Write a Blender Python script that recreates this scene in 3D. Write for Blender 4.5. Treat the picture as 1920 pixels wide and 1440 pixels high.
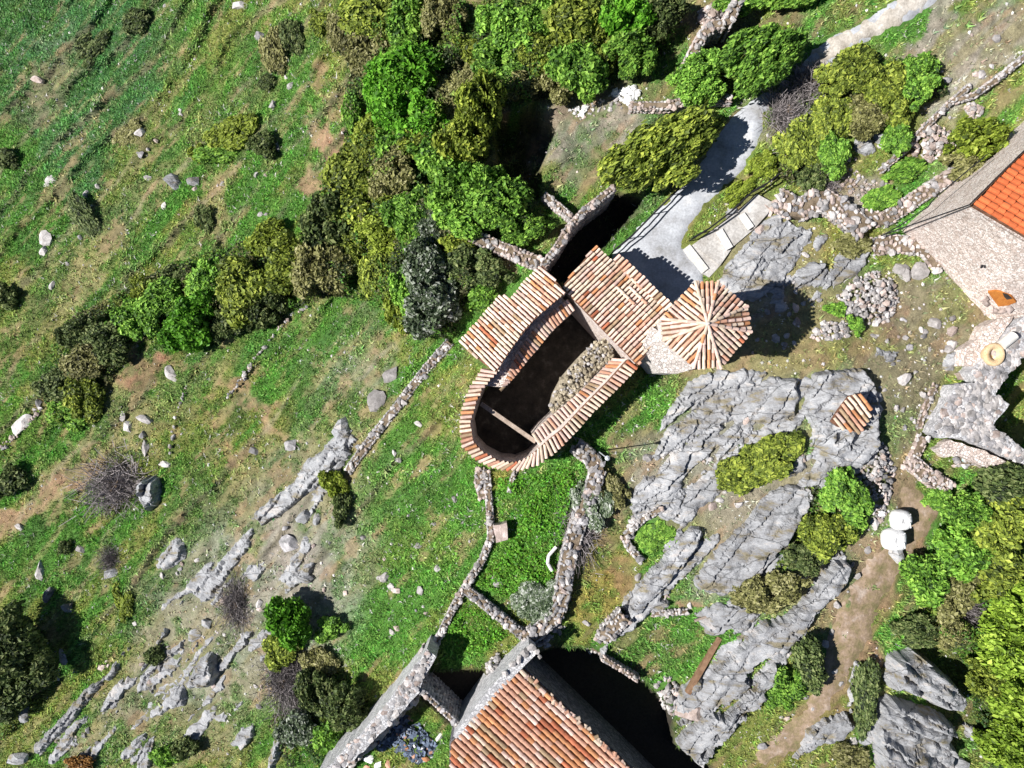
import bpy, math, random
import numpy as np
from mathutils import Vector, Matrix, geometry as mg

# ------------------------------------------------------------------ scene, camera, light
for o in list(bpy.data.objects): bpy.data.objects.remove(o)
scene = bpy.context.scene
COL = scene.collection
S = 34.0                      # photo pixels (1920 wide) per metre at z = 0
H = 56.4706 / 1.5             # drone height over z = 0
cam_d = bpy.data.cameras.new('camera'); cam = bpy.data.objects.new('camera', cam_d); COL.objects.link(cam)
cam_d.sensor_width = 36; cam_d.lens = 24; cam_d.clip_end = 2000
cam.location = (0, 0, H); cam.rotation_euler = (0, 0, 0)
scene.camera = cam
SUN_EL, SUN_DIR = math.radians(44), math.radians(8.5)     # shadows run towards +x, 8.5 degrees to +y
w = bpy.data.worlds.new('World'); scene.world = w; w.use_nodes = True
nt = w.node_tree; bg = nt.nodes['Background']
sky = nt.nodes.new('ShaderNodeTexSky'); sky.sky_type = 'NISHITA'; sky.sun_disc = False
sky.sun_elevation = SUN_EL; sky.sun_rotation = math.radians(261.5 - 0)
sky.altitude = 1500; sky.air_density = .75; sky.dust_density = .2; sky.ozone_density = 1.6
nt.links.new(sky.outputs[0], bg.inputs[0]); bg.inputs[1].default_value = 0.05
sl = bpy.data.lights.new('sun', 'SUN'); sl.energy = 5.0; sl.angle = math.radians(0.5); sl.color = (1, 0.965, 0.91)
so = bpy.data.objects.new('sun', sl); COL.objects.link(so); so.location = (-30, -5, 40)
sd = Vector((math.cos(SUN_EL) * math.cos(SUN_DIR), math.cos(SUN_EL) * math.sin(SUN_DIR), -math.sin(SUN_EL)))
so.rotation_euler = sd.to_track_quat('-Z', 'Y').to_euler()
scene.view_settings.view_transform = 'Standard'; scene.view_settings.look = 'None'
scene.view_settings.exposure = 0.54; scene.view_settings.gamma = 1.0
scene.render.engine = 'CYCLES'
scene.cycles.max_bounces = 5; scene.cycles.diffuse_bounces = 2; scene.cycles.transparent_max_bounces = 4

rng = np.random.default_rng(7)
random.seed(7)

# ------------------------------------------------------------------ small tools
def tag(o, label=None, cat=None, group=None, kind=None):
    if label: o['label'] = label
    if cat: o['category'] = cat
    if group: o['group'] = group
    if kind: o['kind'] = kind
    return o

def empty(name, loc, label=None, cat=None, group=None):
    o = bpy.data.objects.new(name, None); COL.objects.link(o); o.location = loc
    o.empty_display_size = 0.3
    return tag(o, label, cat, group)

def link_mesh(name, me, parent=None, loc=None):
    o = bpy.data.objects.new(name, me); COL.objects.link(o)
    if parent is not None: o.parent = parent
    if loc is not None: o.location = loc
    return o

def np_mesh(name, V, F, mats, midx=None, smooth=False, attrs=None):
    """V (n,3), F (m,k) all faces with k corners"""
    V = np.asarray(V, dtype=np.float32); F = np.asarray(F, dtype=np.int32)
    me = bpy.data.meshes.new(name); n, k = F.shape
    me.vertices.add(len(V)); me.vertices.foreach_set('co', V.ravel())
    me.loops.add(n * k); me.loops.foreach_set('vertex_index', F.ravel())
    me.polygons.add(n); me.polygons.foreach_set('loop_start', np.arange(0, n * k, k, dtype=np.int32))
    me.polygons.foreach_set('loop_total', np.full(n, k, dtype=np.int32))
    for m in (mats if isinstance(mats, (list, tuple)) else [mats]): me.materials.append(m)
    if midx is not None: me.polygons.foreach_set('material_index', np.asarray(midx, dtype=np.int32))
    me.polygons.foreach_set('use_smooth', np.full(n, smooth))
    me.update(calc_edges=True)
    if attrs:
        for an, (typ, dom, arr) in attrs.items():
            a = me.attributes.new(an, typ, dom)
            key = 'color' if 'COLOR' in typ else 'value'
            a.data.foreach_set(key, np.asarray(arr, dtype=np.float32).ravel())
    me.validate()
    return me

def py_mesh(name, V, F, mats, smooth=False):
    me = bpy.data.meshes.new(name); me.from_pydata([tuple(v) for v in V], [], F)
    for m in (mats if isinstance(mats, (list, tuple)) else [mats]): me.materials.append(m)
    if smooth: me.polygons.foreach_set('use_smooth', [True] * len(F))
    me.update(); return me

class MB:
    def __init__(s): s.V = []; s.F = []
    def add(s, V, F):
        b = len(s.V); s.V += [tuple(v) for v in V]; s.F += [tuple(i + b for i in f) for f in F]
    def prism(s, top, bottom):
        n = len(top)
        s.add(list(top) + list(bottom), [tuple(range(n)), tuple(range(2 * n - 1, n - 1, -1))] +
              [(i, n + i, n + (i + 1) % n, (i + 1) % n) for i in range(n)])
    def box(s, c, sx, sy, sz, rz=0, M=None):
        P = []
        for z in (-1, 1):
            for x, y in ((-1, -1), (1, -1), (1, 1), (-1, 1)):
                X, Y = x * sx / 2, y * sy / 2
                v = Vector((X * math.cos(rz) - Y * math.sin(rz), X * math.sin(rz) + Y * math.cos(rz), z * sz / 2))
                P.append(tuple((M @ v if M else v) + Vector(c)))
        s.add(P, [(3, 2, 1, 0), (4, 5, 6, 7), (0, 1, 5, 4), (1, 2, 6, 5), (2, 3, 7, 6), (3, 0, 4, 7)])
    def tube(s, a, b, r0, r1=None, n=6):
        a = Vector(a); b = Vector(b); r1 = r0 if r1 is None else r1
        d = (b - a).normalized(); u = d.orthogonal().normalized(); v = d.cross(u)
        R = [a + (u * math.cos(t) + v * math.sin(t)) * r0 for t in [2 * math.pi * i / n for i in range(n)]] + \
            [b + (u * math.cos(t) + v * math.sin(t)) * r1 for t in [2 * math.pi * i / n for i in range(n)]]
        s.add(R, [tuple(range(n - 1, -1, -1)), tuple(range(n, 2 * n))] + [(i, (i + 1) % n, n + (i + 1) % n, n + i) for i in range(n)])
    def build(s, name, mat, parent=None, smooth=False, loc=None):
        L = parent_world(parent) if parent is not None else Vector(loc if loc is not None else (0, 0, 0))
        V = [(x - L.x, y - L.y, z - L.z) for x, y, z in s.V]
        me = py_mesh(name, V, s.F, mat, smooth)
        return link_mesh(name, me, parent, L if parent is None else None)

def parent_world(p):
    v = Vector((0, 0, 0))
    while p is not None: v = v + p.location; p = p.parent
    return v

# ------------------------------------------------------------------ noise
def _hash(ix, iy, seed):
    h = (ix.astype(np.int64) * 374761393 + iy.astype(np.int64) * 668265263 + seed * 1442695041) & 0xffffffff
    h = ((h ^ (h >> 13)) * 1274126177) & 0xffffffff
    h = h ^ (h >> 16)
    return (h & 0xffffff) / float(0xffffff)
def vnoise(x, y, seed=0):
    ix = np.floor(x); iy = np.floor(y); fx = x - ix; fy = y - iy
    fx = fx * fx * (3 - 2 * fx); fy = fy * fy * (3 - 2 * fy)
    a = _hash(ix, iy, seed); b = _hash(ix + 1, iy, seed); c = _hash(ix, iy + 1, seed); d = _hash(ix + 1, iy + 1, seed)
    return (a * (1 - fx) + b * fx) * (1 - fy) + (c * (1 - fx) + d * fx) * fy
def fbm(x, y, seed=0, oct=4, gain=0.5):
    t = 0; a = 1; n = 0
    for i in range(oct):
        t = t + a * vnoise(x * 2 ** i + 13.7 * i, y * 2 ** i - 7.1 * i, seed + i); n += a; a *= gain
    return t / n           # 0..1, mean .5
def sstep(a, b, x):
    t = np.clip((x - a) / (b - a), 0, 1); return t * t * (3 - 2 * t)

# ------------------------------------------------------------------ polygons in photo pixels
def poly_sd(px, py, poly):
    """signed distance, positive inside"""
    P = np.asarray(poly, float); n = len(P)
    d = np.full(px.shape, 1e18); ins = np.zeros(px.shape, bool)
    for i in range(n):
        x0, y0 = P[i]; x1, y1 = P[(i + 1) % n]
        ex, ey = x1 - x0, y1 - y0
        t = np.clip(((px - x0) * ex + (py - y0) * ey) / (ex * ex + ey * ey + 1e-9), 0, 1)
        d = np.minimum(d, (px - x0 - t * ex) ** 2 + (py - y0 - t * ey) ** 2)
        c = ((y0 > py) != (y1 > py)) & (px < (x1 - x0) * (py - y0) / (y1 - y0 + 1e-12) + x0)
        ins ^= c
    d = np.sqrt(d); return np.where(ins, d, -d)

# ------------------------------------------------------------------ terrain
CTRL = [(1230,430,0),(1330,300,.3),(1500,120,1.2),(1700,30,2.0),(1900,60,2.6),(1257,640,.5),(1330,560,.7),(1420,500,.9),
 (1400,800,1.5),(1600,750,2.3),(1640,600,1.3),(1760,600,1.2),(1600,250,1.0),(1800,350,1.2),(1860,700,1.1),(1500,1000,1.4),(1700,1000,1.0),(1840,1100,.3),
 (1900,1350,-1.2),(1550,1300,.2),(1350,1150,.9),(1260,1200,.3),(1400,1400,-.3),(1150,900,.9),(1160,1090,.3),(1190,740,.9),
 (1000,1000,.6),(1000,1150,0.1),(900,600,-.6),(880,760,-.2),(900,880,.1),(960,720,.2),(820,900,-.7),(760,1050,-1.1),(700,1200,-1.8),(860,1180,-.4),
 (820,1400,-.8),(1000,1400,-1.0),(1200,1400,-1.2),(600,1000,-2.4),(640,700,-2.6),(500,850,-3.8),(400,1050,-4),(300,1300,-4.8),(520,1350,-3.4),(0,1400,-7),
 (0,1000,-7),(250,800,-5.8),(100,600,-7.6),(300,400,-7.2),(0,200,-11),(200,60,-10.4),(500,100,-7),(700,60,-4.6),(800,200,-3),(620,420,-4.4),
 (800,450,-2.2),(900,330,-1.8),(1000,450,-.7),(1100,250,-.7),(1000,60,-1.8),(1200,60,-.6),(1350,20,.4),(-300,-300,-16),(2300,700,1.5),(960,1900,-4),(2200,1700,-3),(2200,-300,4),(-400,1700,-12)]
CX = np.array([(p[0] - 960) / S * (1 - p[2] / H) for p in CTRL]); CY = np.array([(720 - p[1]) / S * (1 - p[2] / H) for p in CTRL])
CZ = np.array([p[2] for p in CTRL])
def _U(r2): return 0.5 * r2 * np.log(r2 + 1e-9)
_n = len(CX); _A = np.zeros((_n + 3, _n + 3))
_A[:_n, :_n] = _U((CX[:, None] - CX) ** 2 + (CY[:, None] - CY) ** 2) + np.eye(_n) * 4.0
_A[:_n, _n] = 1; _A[:_n, _n + 1] = CX; _A[:_n, _n + 2] = CY; _A[_n:, :_n] = _A[:_n, _n:].T
_w = np.linalg.solve(_A, np.concatenate([CZ, [0, 0, 0]]))
def tps(x, y):
    xc = np.clip(x, -42, 42); yc = np.clip(y, -34, 34)
    z = _w[_n] + _w[_n + 1] * xc + _w[_n + 2] * yc
    for i in range(_n): z = z + _w[i] * _U((xc - CX[i]) ** 2 + (yc - CY[i]) ** 2)
    far = np.hypot(x - xc, y - yc)
    return z - 6 * (1 - np.exp(-far / 60)) + fbm(x * .03, y * .03, 5) * np.minimum(far, 60) * .15

# places where the ground is dug out or levelled: polygon in pixels, change of level, edge width in px, absolute level or None
CHURCH_IN = [(940,690),(1000,605),(1062,552),(1140,620),(1190,665),(1180,690),(1060,815),(1005,860),(960,868),(915,852),(888,820),(885,785),(900,740)]
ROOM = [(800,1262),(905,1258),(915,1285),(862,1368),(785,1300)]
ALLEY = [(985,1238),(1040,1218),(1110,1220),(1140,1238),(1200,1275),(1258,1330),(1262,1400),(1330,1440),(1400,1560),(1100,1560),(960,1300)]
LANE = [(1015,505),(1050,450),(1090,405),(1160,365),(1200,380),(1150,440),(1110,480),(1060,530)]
PIT = [(930,225),(1000,200),(1040,240),(1015,300),(1010,370),(960,360),(935,300)]
YARD = [(1862,735),(1900,690),(1955,620),(2010,590),(2010,890),(1930,850),(1862,806),(1888,760)]
CARVE = [(YARD, None, -.9, 8), (CHURCH_IN, None, -1.4, 4), (ROOM, None, -1.3, 5), (ALLEY, None, -2.1, 8), (LANE, None, -1.7, 8), (PIT, -3.0, None, 16)]
gx = np.concatenate([-np.geomspace(600, 44, 26)[:-1], np.arange(-42, 42.01, 0.125), np.geomspace(44, 600, 26)[1:]])
gy = np.concatenate([-np.geomspace(600, 35, 26)[:-1], np.arange(-33, 33.01, 0.125), np.geomspace(35, 600, 26)[1:]])
GX, GY = np.meshgrid(gx, gy)
GZ = tps(GX, GY)
def proj(x, y, z):
    k = S / (1 - z / H); return 960 + x * k, 720 - y * k
inner = (np.abs(GX) < 43) & (np.abs(GY) < 34)
A48 = math.radians(48); ca, sa = math.cos(A48), math.sin(A48)
DU = GX * ca + GY * sa; DV = -GX * sa + GY * ca           # DU along the terraces, DV across (to the upper left)
left = sstep(2, 9, DV + 6)                                 # slope left of the church
# long terrace steps and lumps on the slope
warp = fbm(GX * .16, GY * .16, 31) * 3.2
st = (DV + warp) / 2.7
fr = st - np.floor(st)
GZ = GZ + inner * left * 0.42 * sstep(.35, .6, fbm(DU * .12, DV * .3, 12)) * (sstep(.0, .18, fr) - fr) * fbm(GX * .2, GY * .2, 8) * 1.6
GZ = GZ + inner * ((fbm(GX * .7, GY * .7, 3) - .5) * .35 + (fbm(GX * 2.6, GY * 2.6, 4, 3) - .5) * .14)
PX, PY = proj(GX, GY, GZ)
for poly, dz, absz, ed in CARVE:
    P = np.array(poly); bb = (PX > P[:, 0].min() - 40) & (PX < P[:, 0].max() + 40) & (PY > P[:, 1].min() - 40) & (PY < P[:, 1].max() + 40)
    d = poly_sd(PX[bb], PY[bb], poly); m = sstep(-ed * .5, ed * .5, d)
    GZ[bb] = GZ[bb] * (1 - m) + m * ((GZ[bb] + dz) if absz is None else absz + (GZ[bb] - GZ[bb].mean()) * .05)
PX, PY = proj(GX, GY, GZ)
def hgt(x, y):
    x = np.asarray(x, float); y = np.asarray(y, float)
    i = np.clip(np.searchsorted(gx, x) - 1, 0, len(gx) - 2); j = np.clip(np.searchsorted(gy, y) - 1, 0, len(gy) - 2)
    fx = (x - gx[i]) / (gx[i + 1] - gx[i]); fy = (y - gy[j]) / (gy[j + 1] - gy[j])
    return (GZ[j, i] * (1 - fx) + GZ[j, i + 1] * fx) * (1 - fy) + (GZ[j + 1, i] * (1 - fx) + GZ[j + 1, i + 1] * fx) * fy
def Wp(px, py, z=0.0):
    return Vector(((px - 960) / S * (1 - z / H), (720 - py) / S * (1 - z / H), z))
def G(px, py, dz=0.0):
    """point of the ground seen at a photo pixel"""
    z = 0.0
    for _ in range(14):
        p = Wp(px, py, z); z = .5 * z + .5 * float(hgt(p.x, p.y))
    p = Wp(px, py, z); return Vector((p.x, p.y, float(hgt(p.x, p.y)) + dz))

# ------------------------------------------------------------------ materials
MATS = {}
def _node(nt, t, **k):
    n = nt.nodes.new(t)
    for a, b in k.items(): setattr(n, a, b)
    return n
def new_mat(name):
    m = bpy.data.materials.new(name); m.use_nodes = True; nt = m.node_tree
    b = nt.nodes['Principled BSDF']; b.inputs['Roughness'].default_value = .9
    if 'Specular IOR Level' in b.inputs: b.inputs['Specular IOR Level'].default_value = .25
    return m, nt, b
def ramp(nt, stops):
    r = _node(nt, 'ShaderNodeValToRGB'); e = r.color_ramp.elements
    e[0].position = stops[0][0]; e[0].color = (*stops[0][1], 1); e[1].position = stops[-1][0]; e[1].color = (*stops[-1][1], 1)
    for p, c in stops[1:-1]:
        k = e.new(p); k.color = (*c, 1)
    return r
def noise(nt, vec, scale, detail=4, rough=.6):
    n = _node(nt, 'ShaderNodeTexNoise'); n.inputs['Scale'].default_value = scale
    n.inputs['Detail'].default_value = detail; n.inputs['Roughness'].default_value = rough
    nt.links.new(vec, n.inputs['Vector']); return n
def hsv(nt, col, val_src=None, vmin=.7, vmax=1.3, fac=None):
    h = _node(nt, 'ShaderNodeHueSaturation'); nt.links.new(col, h.inputs['Color'])
    mr = _node(nt, 'ShaderNodeMapRange'); mr.inputs['To Min'].default_value = vmin; mr.inputs['To Max'].default_value = vmax
    nt.links.new(val_src, mr.inputs['Value']); nt.links.new(mr.outputs[0], h.inputs['Value']); return h
def speckle_mat(name, stops, scale=2.0, fine=14.0, bump=.5, bdist=.03, rand=(.8, 1.2), rough=.9, obj_rand=True, cracks=0, stretch=None):
    """stone, tile, earth: ramp over noise, fine grain, random value per object"""
    m, nt, b = new_mat(name); L = nt.links
    geo = _node(nt, 'ShaderNodeNewGeometry'); pos = geo.outputs['Position']
    if stretch:
        mp = _node(nt, 'ShaderNodeMapping'); mp.inputs['Rotation'].default_value = (0, 0, -A48); mp.inputs['Scale'].default_value = stretch
        L.new(pos, mp.inputs['Vector']); pos = mp.outputs[0]
    n1 = noise(nt, pos, scale, 6, .65); r = ramp(nt, stops); L.new(n1.outputs[0], r.inputs[0])
    n2 = noise(nt, pos, fine, 4, .7)
    c = hsv(nt, r.outputs[0], n2.outputs[0], .45, 1.55)
    out = c.outputs[0]; hgt_out = n2.outputs[0]
    if cracks:
        v = _node(nt, 'ShaderNodeTexVoronoi', feature='DISTANCE_TO_EDGE'); v.inputs['Scale'].default_value = cracks
        wn = noise(nt, pos, 3, 3); mx = _node(nt, 'ShaderNodeMixRGB', blend_type='ADD'); mx.inputs[0].default_value = .35
        L.new(pos, mx.inputs[1]); L.new(wn.outputs['Color'], mx.inputs[2]); L.new(mx.outputs[0], v.inputs['Vector'])
        mr = _node(nt, 'ShaderNodeMapRange'); mr.inputs['From Max'].default_value = .018; mr.inputs['To Min'].default_value = .5
        L.new(v.outputs['Distance'], mr.inputs['Value'])
        mm = _node(nt, 'ShaderNodeMixRGB', blend_type='MULTIPLY'); mm.inputs[0].default_value = 1
        L.new(out, mm.inputs[1]); L.new(mr.outputs[0], mm.inputs[2]); out = mm.outputs[0]
        ad = _node(nt, 'ShaderNodeMath', operation='ADD'); L.new(n2.outputs[0], ad.inputs[0]); L.new(mr.outputs[0], ad.inputs[1]); hgt_out = ad.outputs[0]
    if obj_rand:
        oi = _node(nt, 'ShaderNodeObjectInfo'); h2 = hsv(nt, out, oi.outputs['Random'], *rand); out = h2.outputs[0]
    L.new(out, b.inputs['Base Color']); b.inputs['Roughness'].default_value = rough
    bp = _node(nt, 'ShaderNodeBump'); bp.inputs['Strength'].default_value = bump; bp.inputs['Distance'].default_value = bdist
    L.new(hgt_out, bp.inputs['Height']); L.new(bp.outputs[0], b.inputs['Normal'])
    MATS[name] = m; return m
def masonry_mat(name, stops, scale=4.5, joint=(.16, .13, .1), bump=.9):
    m, nt, b = new_mat(name); L = nt.links
    geo = _node(nt, 'ShaderNodeNewGeometry'); pos = geo.outputs['Position']
    mp = _node(nt, 'ShaderNodeMapping'); mp.inputs['Scale'].default_value = (1, 1, 1.7); L.new(pos, mp.inputs['Vector'])
    wn = noise(nt, mp.outputs[0], 2.5, 3); mx = _node(nt, 'ShaderNodeMixRGB', blend_type='ADD'); mx.inputs[0].default_value = .25
    L.new(mp.outputs[0], mx.inputs[1]); L.new(wn.outputs['Color'], mx.inputs[2])
    v = _node(nt, 'ShaderNodeTexVoronoi', feature='DISTANCE_TO_EDGE'); v.inputs['Scale'].default_value = scale; L.new(mx.outputs[0], v.inputs['Vector'])
    v2 = _node(nt, 'ShaderNodeTexVoronoi', feature='F1'); v2.inputs['Scale'].default_value = scale; L.new(mx.outputs[0], v2.inputs['Vector'])
    sep = _node(nt, 'ShaderNodeSeparateColor'); L.new(v2.outputs['Color'], sep.inputs[0])
    r = ramp(nt, stops); L.new(sep.outputs[0], r.inputs[0])
    n2 = noise(nt, pos, 22, 4); c = hsv(nt, r.outputs[0], n2.outputs[0], .6, 1.4)
    n3 = noise(nt, pos, .8, 4); c = hsv(nt, c.outputs[0], n3.outputs[0], .7, 1.3)
    mr = _node(nt, 'ShaderNodeMapRange'); mr.inputs['From Max'].default_value = .07; L.new(v.outputs['Distance'], mr.inputs['Value'])
    mm = _node(nt, 'ShaderNodeMixRGB'); L.new(mr.outputs[0], mm.inputs[0]); mm.inputs[1].default_value = (*joint, 1); L.new(c.outputs[0], mm.inputs[2])
    L.new(mm.outputs[0], b.inputs['Base Color'])
    bp = _node(nt, 'ShaderNodeBump'); bp.inputs['Strength'].default_value = bump; bp.inputs['Distance'].default_value = .05
    ad = _node(nt, 'ShaderNodeMath', operation='MULTIPLY_ADD'); L.new(n2.outputs[0], ad.inputs[0]); ad.inputs[1].default_value = .4; L.new(mr.outputs[0], ad.inputs[2])
    L.new(ad.outputs[0], bp.inputs['Height']); L.new(bp.outputs[0], b.inputs['Normal'])
    MATS[name] = m; return m
def leaf_mat(name, dark, mid, light, transl=.25):
    m, nt, b = new_mat(name); L = nt.links
    mid = tuple(c * 2.0 for c in mid); light = tuple(min(.75, c * 1.35) for c in light)
    at = _node(nt, 'ShaderNodeAttribute', attribute_name='leaf'); r = ramp(nt, [(.08, dark), (.5, mid), (.92, light)])
    L.new(at.outputs['Fac'], r.inputs[0])
    oi = _node(nt, 'ShaderNodeObjectInfo'); h = hsv(nt, r.outputs[0], oi.outputs['Random'], .85, 1.15)
    L.new(h.outputs[0], b.inputs['Base Color']); b.inputs['Roughness'].default_value = .55
    tr = _node(nt, 'ShaderNodeBsdfTranslucent'); L.new(h.outputs[0], tr.inputs[0])
    mx = _node(nt, 'ShaderNodeMixShader'); mx.inputs[0].default_value = transl
    L.new(b.outputs[0], mx.inputs[1]); L.new(tr.outputs[0], mx.inputs[2]); L.new(mx.outputs[0], nt.nodes['Material Output'].inputs[0])
    MATS[name] = m; return m

lime = [(.28, (0.148, 0.132, 0.084)), (.37, (0.278, 0.245, 0.175)), (.43, (0.278, 0.273, 0.276)), (.50, (0.352, 0.358, 0.376)), (.58, (0.426, 0.433, 0.451)), (.66, (0.501, 0.470, 0.451)), (.74, (0.556, 0.546, 0.542))]
M_rock = speckle_mat('grey_limestone', lime, 1.1, 13, .9, .07, (.85, 1.1), cracks=0.42, stretch=(.55, 1.6, 1))
M_stone = speckle_mat('pale_fieldstone', [(.3, (.30, .28, .27)), (.5, (.50, .47, .46)), (.7, (.70, .66, .65))], 2.5, 12, .6, .04, (.5, 1.2))
M_stone2 = speckle_mat('pinkish_fieldstone', [(.3, (.33, .26, .22)), (.5, (.52, .42, .38)), (.7, (.72, .62, .59))], 2.5, 12, .6, .04, (.55, 1.15))
M_stone3 = speckle_mat('grey_fieldstone', [(.3, (.14, .14, .14)), (.5, (.31, .30, .31)), (.7, (.50, .48, .49))], 2.5, 12, .6, .04, (.6, 1.25))
M_core = speckle_mat('earth_mortar', [(.35, (.12, .09, .06)), (.65, (.27, .21, .15))], 3, 16, .8, .04, obj_rand=False)
M_mason = masonry_mat('pink_limestone_masonry', [(0, (.52, .42, .37)), (.4, (.68, .58, .53)), (1, (.82, .75, .71))], 6.5, (.36, .29, .25), .7)
M_masonw = masonry_mat('whitish_rubble_masonry', [(0, (.50, .45, .42)), (.5, (.68, .63, .60)), (1, (.80, .75, .72))], 6.5, (.40, .35, .31), .7)
M_masong = masonry_mat('grey_rubble_masonry', [(0, (.38, .38, .40)), (.5, (.56, .56, .58)), (1, (.72, .71, .73))], 7.0, (.34, .33, .33), .7)
M_plaster = speckle_mat('weathered_lime_mortar', [(.3, (.50, .43, .39)), (.7, (.74, .67, .62))], 3, 18, .5, .03, obj_rand=False)
M_conc = speckle_mat('worn_grey_concrete', [(.3, (.27, .27, .27)), (.42, (.38, .39, .42)), (.55, (.46, .48, .52)), (.7, (.56, .56, .57))], .8, 9, .35, .03, obj_rand=False)
M_conc2 = speckle_mat('stained_pale_concrete', [(.3, (.36, .33, .30)), (.5, (.50, .48, .46)), (.7, (.64, .62, .60))], 1.0, 8, .3, .02, (.9, 1.1))
M_step = speckle_mat('whitewashed_step_edge', [(.3, (.66, .64, .60)), (.7, (.82, .80, .77))], 2, 12, .3, .02)
def tile(name, c, v=.25):
    lo = tuple(x * (1 - v) for x in c); hi = tuple(min(.86, x * (1 + v * .6)) for x in c)
    return speckle_mat(name, [(.32, lo), (.68, hi)], 5, 26, .5, .015, (.75, 1.15), .85)
T_cream = tile('cream_clay_tile', (.78, .60, .47)); T_pale = tile('pale_pink_tile', (.76, .54, .46)); T_salmon = tile('salmon_clay_tile', (.66, .37, .26))
T_orange = tile('orange_clay_tile', (.62, .29, .14)); T_rust = tile('rust_red_tile', (.50, .17, .09)); T_brown = tile('mossy_brown_tile', (.42, .30, .19))
T_red = tile('new_orange_tile', (.70, .17, .06), .12)
TILES = [T_cream, T_pale, T_salmon, T_orange, T_rust, T_brown]
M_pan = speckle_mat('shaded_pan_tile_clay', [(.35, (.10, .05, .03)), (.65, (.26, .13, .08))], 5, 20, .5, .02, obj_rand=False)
M_wood = speckle_mat('grey_weathered_wood', [(.3, (.24, .18, .14)), (.7, (.48, .40, .34))], 4, 30, .5, .01)
M_woodd = speckle_mat('old_brown_timber', [(.3, (.16, .09, .05)), (.7, (.34, .21, .13))], 4, 30, .5, .01)
M_door = speckle_mat('varnished_orange_wood', [(.3, (.45, .15, .03)), (.7, (.62, .24, .05))], 4, 20, .3, .01)
M_black = speckle_mat('black_painted_iron', [(.3, (.012, .012, .014)), (.7, (.03, .03, .035))], 6, 20, .1, .005)
M_bark = speckle_mat('grey_brown_bark', [(.3, (.10, .07, .05)), (.7, (.24, .18, .13))], 5, 30, .8, .02)
M_bag = speckle_mat('white_woven_plastic', [(.3, (.78, .78, .78)), (.7, (.86, .86, .86))], 4, 14, .5, .04)
M_slate = speckle_mat('dark_blue_slate', [(.3, (.05, .07, .11)), (.6, (.16, .20, .28)), (.75, (.36, .40, .48))], 6, 25, .4, .02, (.5, 1.6))
M_ochre = speckle_mat('ochre_terracotta', [(.3, (.62, .42, .22)), (.7, (.80, .62, .40))], 5, 20, .3, .01)
M_dark = speckle_mat('dark_unlit_interior', [(.3, (.02, .018, .015)), (.7, (.05, .04, .035))], 2, 10, .3, .02, obj_rand=False)
M_blueplast = speckle_mat('faded_teal_plastic', [(.3, (.16, .36, .38)), (.7, (.45, .62, .64))], 4, 14, .2, .01)
M_zinc = speckle_mat('galvanised_steel', [(.3, (.35, .38, .42)), (.7, (.6, .62, .66))], 4, 14, .1, .01, rough=.5)

LEAF = dict(
 bright=leaf_mat('bright_green_leaves', (.03, .09, .008), (.075, .21, .015), (.18, .38, .04)),
 green=leaf_mat('mid_green_leaves', (.030, .075, .014), (.095, .20, .026), (.30, .48, .08)),
 olive=leaf_mat('olive_green_leaves', (.035, .055, .010), (.118, .155, .024), (.38, .43, .07)),
 yellow=leaf_mat('yellow_green_leaves', (.05, .075, .01), (.135, .18, .02), (.30, .35, .06)),
 dark=leaf_mat('dark_green_leaves', (.012, .022, .008), (.06, .088, .026), (.22, .25, .10)),
 silver=leaf_mat('grey_green_leaves', (.02, .04, .015), (.085, .115, .062), (.44, .45, .42)),
 brown=leaf_mat('brownish_green_leaves', (.035, .036, .012), (.15, .15, .052), (.35, .33, .17)),
 purple=leaf_mat('bare_mauve_twigs', (.05, .045, .045), (.13, .115, .115), (.26, .235, .24), .05),
 lime=leaf_mat('lime_green_leaves', (.05, .09, .008), (.14, .22, .022), (.38, .50, .08)),
 rust=leaf_mat('russet_leaves', (.06, .03, .01), (.22, .11, .03), (.38, .22, .07)))

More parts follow.
